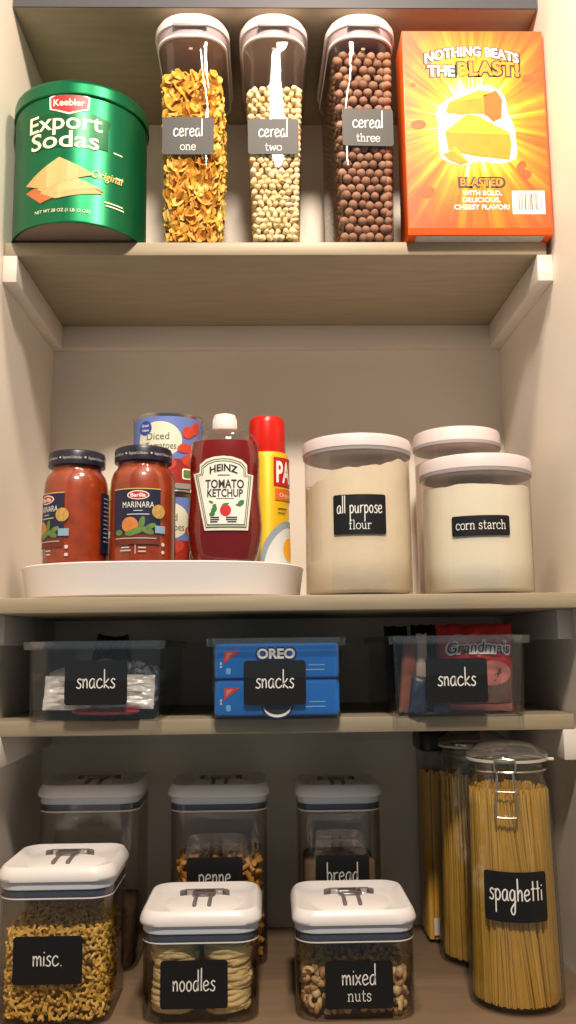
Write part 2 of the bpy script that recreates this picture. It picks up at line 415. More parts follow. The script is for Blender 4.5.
# ---- cereal containers
def cereal_container(x, wb, wt, lines, label, lw, lh, lz, lx, rz=0, h=.346, lwid=.105, dp=.21):
    t = thing('cereal_container', (x, .0, S1), label, 'container', 'tall clear cereal containers with white lids', rz)
    b = MB()
    secs = []
    for z, f, dd in ((.0, 0, -.010), (.003, 0, -.003), (.008, .02, 0), (.014, .04, 0), (.10, .25, .002), (.20, .5, .004), (.26, .7, .006), (.288, .95, .008), (.300, 1.35, .016)):
        w = wb + (wt - wb) * f + (dd if z < .005 else 0); d = dp - .02 + dd
        secs.append(rr(0, .0 + d / 2 - (.0 if z < .28 else .002) + (.002 if z < .005 else 0), z, w, d, .016 + .018 * max(0, (z - .2) / .1), 7))
    b.loft(secs, CLEARW, True, False); b.obj('container_body', t)
    b = MB()      # shoulder collar seen under the lid
    cy = dp / 2 - .008
    b.loft([rr(0, cy, .3030, lwid - .009, dp - .001, .040, 9), rr(0, cy, .3045, lwid - .006, dp + .002, .040, 9), rr(0, cy, .3075, lwid - .006, dp + .002, .040, 9), rr(0, cy, .3078, lwid - .010, dp - .002, .040, 9)], WHITE, False, False)
    b.obj('collar', t)
    b = MB()
    b.loft([rr(0, cy, .3075, lwid - .010, dp - .004, .040, 9), rr(0, cy, .321, lwid - .004, dp + .002, .042, 9)], mat('smoky_lid_band', C(168, 152, 156), .3), True, False)
    b.loft([rr(0, cy, .3205, lwid - .006, dp, .042, 9), rr(0, cy, .3215, lwid + .001, dp + .007, .045, 9), rr(0, cy, .333, lwid, dp + .006, .045, 9), rr(0, cy, .3405, lwid - .008, dp - .002, .042, 9), rr(0, cy, .3445, lwid - .026, dp - .020, .034, 9)], PINKW, False, True)
    lid = b.obj('lid', t)
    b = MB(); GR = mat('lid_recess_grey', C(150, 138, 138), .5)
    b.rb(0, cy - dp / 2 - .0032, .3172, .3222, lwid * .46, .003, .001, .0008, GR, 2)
    tag(b.obj('lid_recess', lid), 'grey finger recess on lid front')
    b = MB(); b.rb(0, -.0012, .287, .291, .006, .003, .001, .0006, mat('brown_tab', C(140, 115, 105), .5), 2); b.obj('tab', t)
    sticker(t, flat(-.0004, lx, lz), lw, lh, lines, CHALK, INK, .004)
    return t
c1 = cereal_container(-.1215, .070, .090, [('cereal', 'h', -.001, .0118, .041), ('one', 's', -.0215, .0078, .022)], 'narrow clear container of corn flakes labelled cereal one, next to the tin', .072, .056, .157, -.003, lwid=.107)
c2 = cereal_container(-.0035, .067, .092, [('cereal', 'h', -.001, .0118, .041), ('two', 's', -.0215, .0078, .024)], 'narrow clear container of pale puffs labelled cereal two, middle of the trio', .071, .053, .156, -.002, lwid=.099)
c3 = cereal_container(.1235, .078, .090, [('cereal', 'h', -.001, .0118, .043), ('three', 's', -.0215, .0078, .034)], 'narrow clear container of brown balls labelled cereal three, beside the orange box', .072, .056, .170, .004, rz=radians(2.0), lwid=.101)

def wall_points(x0, x1, y0, y1, z0, z1, sp, top=True):
    """jittered points just inside the front, sides and top of a box"""
    out = []
    nx = max(1, round((x1 - x0) / sp)); nz = max(1, round((z1 - z0) / sp)); ny = max(1, round((y1 - y0) / sp))
    for j in range(nz + 1):
        for i in range(nx + 1):
            ox = (j % 2) * .5
            u = min(nx, i + ox)
            out.append((x0 + (x1 - x0) * u / nx, y0, z0 + (z1 - z0) * j / nz))
    for j in range(nz + 1):
        for i in range(1, ny + 1):
            for x in (x0, x1): out.append((x, y0 + (y1 - y0) * min(ny, i + .5 * (j % 2)) / ny, z0 + (z1 - z0) * j / nz))
    if top:
        for i in range(nx + 1):
            for j in range(1, ny + 1): out.append((x0 + (x1 - x0) * i / nx, y0 + (y1 - y0) * j / ny, z1))
    return out
def rot3(): 
    from mathutils import Euler
    return Euler((R.uniform(0, 6.28), R.uniform(0, 6.28), R.uniform(0, 6.28))).to_matrix()
_ico = {}
def ico(sub):
    if sub not in _ico:
        bm = bmesh.new(); bmesh.ops.create_icosphere(bm, subdivisions=sub, radius=1)
        bm.verts.index_update(); _ico[sub] = ([v.co.copy() for v in bm.verts], [[v.index for v in f.verts] for f in bm.faces]); bm.free()
    return _ico[sub]
def blob(mb, p, s, m, sub=2, rough=.0, rm=None):
    vs, fs = ico(sub); rm = rm or rot3(); sd = Vector((R.random() * 50, R.random() * 50, R.random() * 50))
    out = []
    for v in vs:
        k = 1 + (rough * noise.noise(v * 1.6 + sd) if rough else 0)
        out.append(Vector(p) + rm @ Vector((v.x * s[0] * k, v.y * s[1] * k, v.z * s[2] * k)))
    mb.add(out, fs, m)
def flake(mb, p, r, m):
    from mathutils import Euler
    rm = Euler((pi / 2 + R.uniform(-.8, .8), R.uniform(0, 6.28), R.uniform(-.6, .6)), 'YXZ').to_matrix() if R.random() < .75 else rot3(); n = 9; sd = Vector((R.random() * 50,) * 3); c = R.uniform(.05, .4)
    vs = [Vector((0, 0, 0))]; fs = []
    for ring, q in ((1, .5), (2, 1)):
        for i in range(n):
            a = 2 * pi * i / n; k = r * q * (1 + .35 * noise.noise(Vector((cos(a), sin(a), 0)) * 1.3 + sd))
            x, y = k * cos(a), k * sin(a) * .75
            vs.append(Vector((x, y, c * (x * x + y * y * .4) / r + .12 * r * noise.noise(Vector((x, y, 0)) * 180 + sd))))
    for i in range(n):
        j = (i + 1) % n; fs.append([0, 1 + i, 1 + j]); fs.append([1 + i, 1 + n + i, 1 + n + j, 1 + j])
    mb.add([Vector(p) + rm @ v for v in vs], fs, m)
def curl(mb, p, R0, r, arc, m, n=6, k=7):
    rm = rot3(); pts = [Vector(p) + rm @ Vector((R0 * cos(a), R0 * sin(a), 0)) for a in [arc * i / k for i in range(k + 1)]]
    mb.tube(pts, r, m, n)
CORN = islandmat('corn_flake', [C(222, 152, 44), C(250, 196, 74), C(240, 176, 56), C(252, 214, 112)], .55, .3, 250)
PUFF = islandmat('corn_puff', [C(226, 194, 134), C(246, 224, 174), C(238, 208, 148), C(250, 238, 204)], .6, .3, 400)
COCO = islandmat('chocolate_ball', [C(136, 96, 72), C(168, 124, 98), C(152, 110, 84), C(178, 136, 110)], .75, .5, 500, .2)
def fill_container(name, t, w, z1, piece, core, m, label, cat, sp, inset, dp=.185, rz=0):
    mb = MB()
    mb.rb(0, inset + .010 + (dp - 2 * inset - .02) / 2, .012, z1 - sp * .7, w(.1) - 2 * inset - .014, dp - 2 * inset - .02, .01, .003, core, 3)
    for (x, y, z) in wall_points(-1, 1, inset, dp - inset, .004 + inset * .6, z1, sp):
        hw = w(z) / 2 - inset
        # wall_points worked on a unit width; spread over the real one
        piece(mb, (x * hw + R.uniform(-1, 1) * sp * .18 * (abs(x) < .95), y + R.uniform(0, 1) * sp * .35, z + R.uniform(-1, 1) * sp * .22), m)
    o = mb.obj(name); o.location = t.location; o.rotation_euler.z = t.rotation_euler.z
    return tag(o, label, cat, kind='stuff')
def wall_points_unit(): pass
def fc(name, t, wb, wt, z1, piece, core, m, label, cat, sp, inset):
    mb = MB(); dp = .185
    W = lambda z: wb + (wt - wb) * min(1, max(0, z / .29)) 
    mb.rb(0, dp / 2, .014, z1 - sp * .6, wb - 2 * inset - .012, dp - 2 * inset - .02, .01, .003, core, 3)
    half = wb / 2 - inset
    for (x, y, z) in wall_points(-half, half, inset, dp - inset, .003 + inset, z1, sp):
        k = (W(z) / 2 - inset) / half
        piece(mb, (x * k + R.uniform(-1, 1) * sp * .15 * (abs(x) < half * .95), y + R.uniform(0, 1) * sp * .3, z + R.uniform(-1, 1) * sp * .18), m)
    o = mb.obj(name, angle=60); o.location = t.location; o.rotation_euler.z = t.rotation_euler.z
    return tag(o, label, cat, kind='stuff')
CCORE = mat('corn_flake_core', C(226, 164, 60), .8, var=.2, vscale=120)
PCORE = mat('puff_core', C(226, 194, 138), .8, var=.2, vscale=120)
KCORE = mat('chocolate_core', C(112, 78, 58), .8, var=.3, vscale=120)
fc('corn_flakes', c1, .069, .086, .255, lambda mb, p, m: [flake(mb, p, R.uniform(.0075, .0115), m) for _ in range(2)], CCORE, CORN, 'golden corn flakes filling the container labelled cereal one', 'cereal', .0085, .0075)
fc('cereal_puffs', c2, .065, .086, .232, lambda mb, p, m: blob(mb, p, (R.uniform(.0045, .0062), R.uniform(.004, .0055), R.uniform(.0035, .005)), m, 2, .45), PCORE, PUFF, 'pale golden cereal puffs filling the container labelled cereal two', 'cereal', .0084, .0062)
fc('chocolate_cereal_balls', c3, .076, .086, .286, lambda mb, p, m: blob(mb, p, (R.uniform(.0063, .0070),) * 3, m, 2, .12), KCORE, COCO, 'round brown chocolate cereal balls filling the container labelled cereal three', 'cereal', .0122, .0075)

# ---- orange cereal box
def burst():
    m, nt, out = newmat('orange_burst_print')
    p = N(nt, 'ShaderNodeBsdfPrincipled'); p.inputs['Roughness'].default_value = .38
    tc = N(nt, 'ShaderNodeTexCoord'); sp = N(nt, 'ShaderNodeSeparateXYZ'); nt.links.new(tc.outputs['Object'], sp.inputs[0])
    def math_(op, a, b=None, c=None):
        n = N(nt, 'ShaderNodeMath', operation=op)
        for i, v in enumerate((a, b, c)):
            if v is None: continue
            if isinstance(v, (int, float)): n.inputs[i].default_value = v
            else: nt.links.new(v, n.inputs[i])
        return n.outputs[0]
    x = math_('ADD', sp.outputs[0], .004); z = math_('SUBTRACT', sp.outputs[2], .165)
    x2 = math_('MULTIPLY', x, 1.15)
    r = math_('SQRT', math_('ADD', math_('MULTIPLY', x2, x2), math_('MULTIPLY', z, math_('MULTIPLY', z, .62))))
    an = math_('ARCTAN2', z, x)
    cb = N(nt, 'ShaderNodeCombineXYZ')
    nt.links.new(math_('COSINE', an), cb.inputs[0]); nt.links.new(math_('SINE', an), cb.inputs[1])
    n1 = N(nt, 'ShaderNodeTexNoise'); n1.inputs['Scale'].default_value = 9; n1.inputs['Detail'].default_value = 3
    nt.links.new(cb.outputs[0], n1.inputs['Vector'])
    n2 = N(nt, 'ShaderNodeTexNoise'); n2.inputs['Scale'].default_value = 26; n2.inputs['Detail'].default_value = 2
    nt.links.new(cb.outputs[0], n2.inputs['Vector'])
    n3 = N(nt, 'ShaderNodeTexNoise'); n3.inputs['Scale'].default_value = 22; nt.links.new(tc.outputs['Object'], n3.inputs['Vector'])
    k = math_('SUBTRACT', 1.06, math_('MULTIPLY', r, 7.6))
    k = math_('MULTIPLY_ADD', math_('SUBTRACT', n1.outputs['Fac'], .5), 1.0, k)
    k = math_('MULTIPLY_ADD', math_('SUBTRACT', n2.outputs['Fac'], .5), .55, k)
    k = math_('MULTIPLY_ADD', math_('SUBTRACT', n3.outputs['Fac'], .5), .45, k)
    rp = N(nt, 'ShaderNodeValToRGB'); e = rp.color_ramp.elements
    while len(e) < 6: e.new(.5)
    for i, (pz, c) in enumerate(((0, C(206, 80, 6)), (.2, C(222, 104, 5)), (.42, C(232, 138, 6)), (.60, C(238, 176, 14)), (.74, C(246, 220, 90)), (.86, C(250, 250, 225)))):
        e[i].position = pz; e[i].color = c
    nt.links.new(k, rp.inputs[0]); nt.links.new(rp.outputs[0], p.inputs['Base Color']); nt.links.new(p.outputs[0], out.inputs[0])
    return m
ORANGE = mat('orange_carton', C(224, 88, 8), .42)
BURST = burst()
bx = thing('cereal_box', (.2755, .0, S1), 'bright orange cheese snack carton with cheese burst picture, by the right wall', 'box', rz=radians(0))
b = MB(); bw, bh, bd = .1985, .305, .062; y0 = -.020
b.rb(0, y0 + bd / 2, 0, bh, bw, bd, .0012, .0012, ORANGE, 2); b.obj('carton', bx, 30)
b = MB(); b.box(-bw / 2 + .012, bw / 2 - .012, y0 + .002, y0 + bd - .004, -.0006, -.0001, mat('raw_cardboard', C(196, 190, 184), .8, var=.15, vscale=90)); 
b.obj('bottom_flap', bx)
b = MB(); F = flat(y0)
drape(b, rect(-bw / 2 + .0015, bw / 2 - .0015, .010, bh - .0015), F, BURST, .0002, 4, 4)
DK = mat('dark_brown_print', C(66, 50, 48), .5); WH = mat('bright_white_print', C(250, 248, 240), .5); YL = mat('yellow_print', C(226, 142, 16), .45)
CH1 = mat('cheese_top_print', C(240, 196, 24), .45); CH2 = mat('cheese_side_print', C(214, 144, 8), .45, var=.12, vscale=60); CH3 = mat('cheese_shade_print', C(184, 100, 10), .45)
BRN = mat('toasted_piece_print', C(180, 84, 20), .5, var=.2, vscale=90)
# letters on a dark backing that follows the arch
for o_, bb, m1, m2 in ((.0004, .11, DK, DK), (.0009, .035, WH, YL)):
    text(b, 'NOTHING BEATS', F, m1, -.002, .2545, .0140, .132 + (.006 if bb > .1 else 0), bb, o_, arch=.0115)
    text(b, 'THE', F, m1, -.046, .2345, .0160, .038 + (.006 if bb > .1 else 0), bb, o_, arch=.001)
    text(b, 'BLAST!', F, m2, .0205, .2350, .0200, .086 + (.006 if bb > .1 else 0), bb, o_, arch=.002)
GLOWP = mat('white_burst_print', C(255, 252, 225), .5)
drape(b, [(x * .96 - .001, y) for x, y in smoothpts([(-.052, .190), (-.03, .205), (-.005, .215), (.022, .222), (.044, .205), (.048, .180), (.056, .160), (.058, .135), (.056, .112), (.03, .104), (.005, .108), (-.02, .102), (-.048, .110), (-.054, .130), (-.048, .155), (-.056, .172)], 3, True)], F, GLOWP, .0003, 30, 2)
# upper block
drape(b, [(-.042, .182), (-.036, .196), (.012, .206), (.012, .186), (-.02, .176)], F, CH2, .0005)
drape(b, [(-.036, .196), (.006, .214), (.022, .212), (.012, .203)], F, CH1, .0006)
drape(b, [(.010, .182), (.012, .206), (.030, .214), (.038, .200), (.036, .172), (.024, .166)], F, CH3, .0006)
drape(b, [(-.040, .179), (-.036, .194), (.013, .2035), (.014, .178)], F, CH2, .0007)
drape(b, [(.0125, .176), (.0125, .205), (.036, .2), (.034, .170)], F, CH3, .00075)
# lower wedge
drape(b, [(-.043, .152), (-.012, .178), (.004, .174), (.046, .150), (.046, .144), (-.043, .148)], F, CH1, .0008)
drape(b, [(-.044, .151), (.046, .147), (.048, .132), (.044, .110), (.0, .115), (-.04, .124)], F, CH2, .0009)
drape(b, [(-.046, .117), (-.030, .128), (-.012, .105), (-.026, .106)], F, CH1, .001)
drape(b, [(-.048, .118), (-.034, .123), (-.014, .106), (-.024, .103), (-.040, .110)], F, CH2, .0011)
for x, z, a, c, ro in ((-.080, .162, .011, .007, .1), (-.070, .062, .010, .008, .6), (.060, .100, .009, .006, 1.), (.066, .088, .008, .007, .3), (.075, .232, .008, .006, .5), (-.086, .222, .004, .003, 0)):
    drape(b, ell(x, z, a, c, 12, ro), F, BRN, .0005, 10, 1)
text(b, 'BLASTED', F, DK, .0045, .0700, .0130, .066, .10, .0005)
text(b, 'BLASTED', F, YL, .0045, .0712, .0110, .059, .02, .0007)
text(b, 'WITH BOLD,', F, WH, .004, .0575, .0068, .054, .02)
text(b, 'DELICIOUS,', F, WH, .003, .0475, .0068, .052, .02)
text(b, 'CHEESY FLAVOR!', F, WH, .003, .0370, .0068, .076, .02)
drape(b, rect(.045, .090, .030, .064), F, WH, .0006)
x = .051
while x < .085:
    w = R.choice((.0006, .001, .0015)); drape(b, rect(x, x + w, .036, .060), F, DK, .0008, 1, 1); x += w + R.choice((.0006, .0009, .0013))
b.obj('front_print', bx)

# ================================================================== SECOND SHELF
# ---- oval tray
tx, ty = -.1625, .121
tr = thing('serving_tray', (tx, ty, S2), 'wide white oval plastic tray holding sauce jars and ketchup', 'tray')
b = MB(); A, B_ = .195, .167
prof = [(-.012, .004), (-.009, .0015), (-.006, .004), (-.001, .039), (.0, .044), (-.0015, .0455), (-.004, .044), (-.006, .0345), (-.02, .0335)]
b.loft([sup(0, 0, z, A + o, B_ + o, 2.7, 80) for o, z in prof], WHITE, True, True); b.obj('tray_body', tr)
for sx in (-.12, .12):
    for sy in (-.075, .075): b = MB(); b.lathe([(.012, 0), (.012, .0015), (.010, .0045)], WHITE, sx, sy, 16); b.obj('foot', tr)
TF = S2 + .0340
E2 = []
# ---- sauce jars
SAUCE = mat('tomato_sauce', C(164, 60, 16), .4, var=.28, vscale=55, coat=.3)
NAVY = mat('navy_print', C(26, 34, 62), .45); NAVYL = mat('navy_lid', C(30, 28, 48), .35)
LEAF = mat('leaf_print', C(104, 136, 66), .5, var=.25, vscale=150); TOMP = mat('tomato_print', C(214, 132, 66), .5, var=.15, vscale=90)
def sauce_jar(loc, rz, label):
    t = thing('sauce_jar', loc, label, 'jar', 'marinara jars on the white tray', rz)
    r = .0445
    pr = [(.036, .0), (.0395, .002), (r - .001, .008), (r, .018), (r, .118), (r - .001, .128), (r - .004, .137), (r - .0085, .1425), (.0345, .146), (.0345, .156)]
    b = MB(); b.lathe([(x - .0012, z + .0008) for x, z in pr], SAUCE, n=56); b.obj('sauce', t)
    b = MB(); b.lathe([(x + .0002, z) for x, z in pr], GLASS, n=56, cap0=False, cap1=False); b.obj('glass_jar', t)
    b = MB(); b.lathe([(.037, .1505), (.0395, .1515), (.0395, .167), (.0385, .170), (.036, .1715), (.033, .170)], NAVYL, n=56)
    fm = cyl(.0395)
    for k in range(7):
        a = k * pi * 2 / 7 * .0395; text(b, 'Regional Collection', fm, INKG, a - .002, .158, .0038, .026, .0, .0003, shear=.2)
        drape(b, ell(a + .0165, .160, .0015, .0015, 6), fm, INKG, .0003, 3, 1)
    b.obj('jar_lid', t)
    b = MB(); fm = cyl(r + .0008, radians(-4))
    drape(b, rect(-.034, .034, .035, .110), fm, mat('faded_label_film', C(112, 44, 26), .5), .0001, 16, 2)
    drape(b, rect(-.034, .034, .048, .110), fm, NAVY, .0003, 16, 2)
    drape(b, rect(-.034, .034, .109, .1103), fm, GOLD, .0005, 16, 1)
    drape(b, ell(0.003, .101, .015, .0062), fm, WH, .0005); drape(b, ell(0.003, .101, .0135, .005), fm, RED, .0007)
    text(b, 'Barilla', fm, WH, .003, .0985, .0052, .020, .02, .0009)
    text(b, 'MARINARA', fm, INK, .003, .084, .0082, .043, .0, .0006)
    drape(b, rect(-.003, .009, .0795, .0803), fm, INK, .0005); drape(b, rect(-.012, .018, .0745, .0757), fm, INKG, .0005)
    drape(b, ell(-.008, .061, .0115, .0105), fm, TOMP, .0006)
    for x, z, a, c, ro in ((.008, .063, .0095, .004, 1.3), (.002, .053, .010, .0045, .3), (.016, .053, .009, .0045, -.4), (-.006, .050, .009, .004, .1), (.020, .059, .008, .0035, .4), (-.024, .051, .006, .004, 0)):
        drape(b, ell(x, z, a, c, 12, ro), fm, LEAF, .0008, 8, 1)
    SK = mat('pale_blue_print', C(140, 170, 190), .5)
    drape(b, rect(.026, .041, .050, .060), fm, SK, .0009)
    drape(b, rect(-.03, .028, .0425, .0435), fm, INKG, .0006)
    drape(b, ell(.031, .079, .0095, .0095), fm, mat('gold_seal_print', C(196, 156, 84), .4, var=.2, vscale=200), .0009)
    for x0, x1, z in ((-.022, -.006, .026), (-.020, -.008, .030), (.004, .014, .0295), (.004, .014, .0245)): drape(b, rect(x0, x1, z, z + .0016), fm, INKG, .0006)
    drape(b, rect(-.0005, .0005, .022, .034), fm, INKG, .0006)
    drape(b, ell(.038, .035, .0028, .0028, 8), fm, INKG, .0006, 4, 1); drape(b, ell(.038, .0245, .0028, .0024, 8), fm, INKG, .0006, 4, 1)
    b.obj('front_label', t)
    b = MB(); fm = cyl(r + .0008, radians(170))
    drape(b, rect(-.050, .050, .028, .112), fm, NAVY, .0002, 20, 2)
    for k in range(11): drape(b, rect(-.044, .044 - .01 * (k % 3), .104 - k * .006, .1055 - k * .006), fm, INKG, .0005, 16, 1)
    b.obj('back_label', t)
    return t
j2 = sauce_jar((-.1819, .0062, TF), 0, 'marinara jar with its label facing front, beside the ketchup bottle')
j1 = dup(j2, (-.2745, .0300, TF), radians(-47), 'marinara jar turned aside, nearest the left wall on the tray')
# ---- cans
def food_can(loc, rz, label):
    t = thing('food_can', loc, label, 'can', 'stacked tomato cans at the back of the tray', rz)
    r = .051; h = .1185; CM = mat('can_steel', C(190, 186, 180), .3, metal=1)
    b = MB(); b.lathe([(r - .002, .0), (r + .0015, .001), (r + .0015, .003), (r, .005), (r, h - .005), (r + .0015, h - .003), (r + .0015, h - .0005), (r, h), (r - .0012, h - .0015), (r - .002, h - .004)], CM, n=56); b.obj('can_body', t)
    BL = mat('periwinkle_label', C(104, 128, 196), .45); b = MB(); fm = cyl(r + .0005)
    L = pi * 2 * r
    drape(b, rect(-L / 2, L / 2, .006, h - .006), fm, BL, 0, 60, 2)
    drape(b, rect(-L / 2, L / 2, .006, .050), fm, mat('tomato_red_print', C(170, 44, 30), .5, var=.3, vscale=60), .0002, 60, 1)
    drape(b, ell(-.008, .078, .034, .027, 28), fm, mat('cream_oval_print', C(226, 226, 206), .5), .0004, 20, 2)
    drape(b, ell(-.030, .096, .011, .011, 20), fm, mat('royal_blue_print', C(40, 72, 160), .5), .0006)
    text(b, 'Great', fm, WH, -.030, .098, .004, .013, .01, .0009); text(b, 'Value', fm, WH, -.030, .091, .004, .013, .01, .0009)
    GY = mat('grey_green_print', C(96, 104, 92), .5)
    text(b, 'Diced', fm, GY, -.010, .078, .0105, .034, .0, .0008); text(b, 'Tomatoes', fm, GY, -.006, .064, .0105, .046, .0, .0008)
    RT = mat('tomato_dice_print', C(206, 72, 48), .5, var=.2, vscale=80)
    for x, z, a, c, ro in ((.036, .090, .011, .009, .3), (.050, .098, .012, .008, .9), (.030, .066, .012, .007, .2), (.044, .060, .010, .008, .5), (.038, .048, .013, .009, 0), (-.02, .04, .014, .009, 0), (.004, .040, .014, .009, .4)):
        drape(b, ell(x, z, a, c, 12, ro), fm, RT, .0009, 8, 1)
    drape(b, rrect(.026, .042, .020, .036, .003), fm, WH, .001); drape(b, rrect(.028, .040, .022, .034, .003), fm, LEAF, .0012)
    drape(b, rect(.015, .060, .006, .014), fm, mat('cool_grey_print', C(150, 152, 150), .5), .001)
    b.obj('can_label', t); return t
can2 = food_can((-.1590, .0938, TF + .1132), 0, 'upper blue-labelled can of diced tomatoes, stacked behind the marinara jar')
can1 = dup(can2, (-.1590, .0938, TF), radians(14), 'lower tomato can hidden mostly between marinara jar and ketchup')
# ---- ketchup
kb = thing('ketchup_bottle', (-.0737, .0000, TF), 'red tomato ketchup squeeze bottle with white cap standing on the tray', 'bottle')
prof = [(.030, .0, .0), (.036, .001, 0), (.040, .006, 0), (.0455, .022, 0), (.0500, .042, 0), (.0515, .060, 0), (.0505, .080, 0), (.0485, .100, 0), (.0478, .115, 0), (.0482, .130, 0), (.0487, .150, 0), (.0478, .165, 0), (.0455, .178, 0), (.0410, .188, 0), (.033, .194, 0), (.022, .1975, 0), (.0165, .199, 0)]
def kd(a): return a * .60 + .002
KET = mat('ketchup', C(126, 14, 12), .22, var=.12, vscale=14, coat=.5)
b = MB(); b.loft([sup(0, 0, z + .0005, a - .001, kd(a) - .001, 2.3) for a, z, _ in prof[:-4]], KET); b.obj('ketchup', kb)
b = MB(); b.loft([sup(0, 0, z, a, kd(a), 2.3) for a, z, _ in prof], CLEARW, False, False); b.obj('squeeze_bottle', kb)
b = MB(); b.lathe([(.0165, .196), (.0172, .198), (.0165, .204), (.0158, .2155), (.0148, .218), (.012, .2185)], WHITE, n=32)
for k in range(24):
    a = 2 * pi * k / 24; b.tube([(.0168 * cos(a), .0168 * sin(a), .198), (.0162 * cos(a), .0162 * sin(a), .213)], .0005, WHITE, 4)
b.obj('cap', kb)
def kmap(u, v, o=0):
    z = v; a = .048
    for (a0, z0, _), (a1, z1, _) in zip(prof[:-1], prof[1:]):
        if z0 <= z <= z1: a = a0 + (a1 - a0) * (z - z0) / (z1 - z0)
    q = max(0, 1 - (abs(u) / a) ** 2.3) ** (1 / 2.3)
    return (u, -(kd(a) * q) - o - .0006, z)
K = .000277
def kp(pts, s=1): return [((x - 228) * K * s, .104 + (446 - y) * K * s) for x, y in pts]
key = [(78, 345), (105, 342), (112, 330), (110, 302), (140, 278), (180, 266), (225, 262), (270, 266), (318, 282), (342, 306), (338, 334), (345, 350), (372, 354), (345, 630), (135, 630)]
b = MB(); KG = mat('keystone_green', C(70, 96, 66), .5); KC = mat('keystone_cream', C(238, 232, 214), .5)
drape(b, kp(key), kmap, KC, .0002, 30, 8); drape(b, kp(key, .93), kmap, KG, .0005, 30, 8); drape(b, kp(key, .90), kmap, KC, .0008, 30, 8)
drape(b, kp(key, .87), kmap, KG, .0011, 30, 8); drape(b, kp(key, .84), kmap, mat('keystone_white', C(240, 238, 226), .5), .0014, 30, 8)
KT = mat('ketchup_black_print', C(34, 30, 28), .5)
text(b, 'HEINZ', kmap, KT, .0, .130, .0095, .038, .03, .0018, arch=.004)
drape(b, rect(-.008, .008, .1275, .1287), kmap, KT, .0017)
text(b, 'TOMATO', kmap, KT, .0012, .1105, .0115, .052, .02, .0018); text(b, 'KETCHUP', kmap, KT, .0018, .0985, .0105, .048, .02, .0018)
drape(b, rect(-.010, .014, .0955, .0965), kmap, KG, .0017)
drape(b, ell(.0025, .080, .0075, .0080, 18), kmap, mat('red_tomato_print', C(206, 30, 34), .45), .0018)
for x, z, a, c, ro in ((.0025, .0885, .005, .0014, .2), (-.013, .081, .0055, .0035, 1.), (-.0155, .075, .004, .003, .2), (-.0125, .0865, .003, .002, .5), (.023, .090, .0055, .0035, .8), (.019, .0875, .003, .0015, 0), (-.017, .0915, .0035, .0015, -.5)):
    drape(b, ell(x, z, a, c, 10, ro), kmap, mat('basil_print', C(62, 120, 58), .5), .0019, 6, 1)
for x0, x1, z in ((-.018, -.006, .0695), (-.018, -.006, .0665), (-.018, -.008, .0635), (.003, .018, .0695), (.003, .018, .0665), (.005, .017, .0635)): drape(b, rect(x0, x1, z, z + .0017), kmap, KT, .0018)
b.obj('keystone_label', kb)
# ---- cooking spray
spc = thing('spray_can', (-.0179, .0766, TF), 'yellow cooking spray can with red cap, behind the ketchup bottle', 'can')
r = .0325; YB = mat('yellow_can', C(232, 190, 30), .35, metal=.2); RC = mat('red_cap_plastic', C(206, 26, 14), .3)
b = MB(); b.lathe([(.028, 0), (r, .0015), (r, .004), (r - .0006, .006), (r - .0006, .172), (r - .002, .177), (r - .006, .180)], YB, n=48); b.obj('can_body', spc)
b = MB(); b.lathe([(.0268, .176), (.0272, .178), (.0265, .225), (.0255, .2305), (.023, .2335), (.016, .2345), (.010, .2325)], RC, n=40); b.obj('cap', spc)
b = MB(); fm = cyl(r + .0001, radians(6))
drape(b, rect(.006, .055, .128, .170), fm, RED, .0003); text(b, 'PAM', fm, WH, .032, .134, .030, .044, .03, .0006)
drape(b, rect(.008, .055, .107, .124), fm, mat('orange_band_print', C(226, 110, 40), .5), .0003); text(b, 'Original', fm, CREAM, .028, .112, .006, .026, .0, .0006)
PAN = mat('pan_grey_print', C(150, 164, 176), .4); EGG = mat('egg_white_print', C(222, 226, 224), .4); YK = mat('yolk_print', C(244, 176, 30), .4)
drape(b, [(.034 + .052 * cos(a), .0 + .078 * sin(a)) for a in [pi * i / 20 for i in range(21)]], fm, PAN, .0003, 24, 2)
drape(b, [(.036 + .046 * cos(a), .0 + .068 * sin(a)) for a in [pi * i / 20 for i in range(21)]], fm, EGG, .0006, 24, 2)
drape(b, ell(.034, .036, .014, .017), fm, YK, .0009)
drape(b, rect(.012, .030, .094, .0955), fm, DK, .0004); drape(b, rect(.012, .026, .088, .0893), fm, DK, .0004)
drape(b, rect(.002, .018, .008, .012), fm, DK, .0008)
b.obj('can_print', spc)
# ---- slim bottle between the jars
sb = thing('condiment_bottle', (-.2367, .1148, TF), 'slim pink-labelled bottle with gold cap glimpsed between the two marinara jars', 'bottle')
b = MB(); b.lathe([(.015, 0), (.018, .002), (.018, .095), (.016, .105), (.009, .116), (.009, .122)], mat('amber_sauce', C(190, 120, 60), .3, coat=.4), n=32); b.obj('bottle_body', sb)
b = MB(); b.lathe([(.0105, .118), (.0105, .134), (.0095, .1355)], GOLD, n=24); b.obj('cap', sb)
b = MB(); drape(b, rect(-.05, .05, .02, .085), cyl(.0182), mat('pink_label', C(196, 110, 110), .5), .0001, 30, 1); drape(b, rect(-.05, .05, .06, .07), cyl(.0182), CREAM, .0003, 30, 1); b.obj('bottle_label', sb)

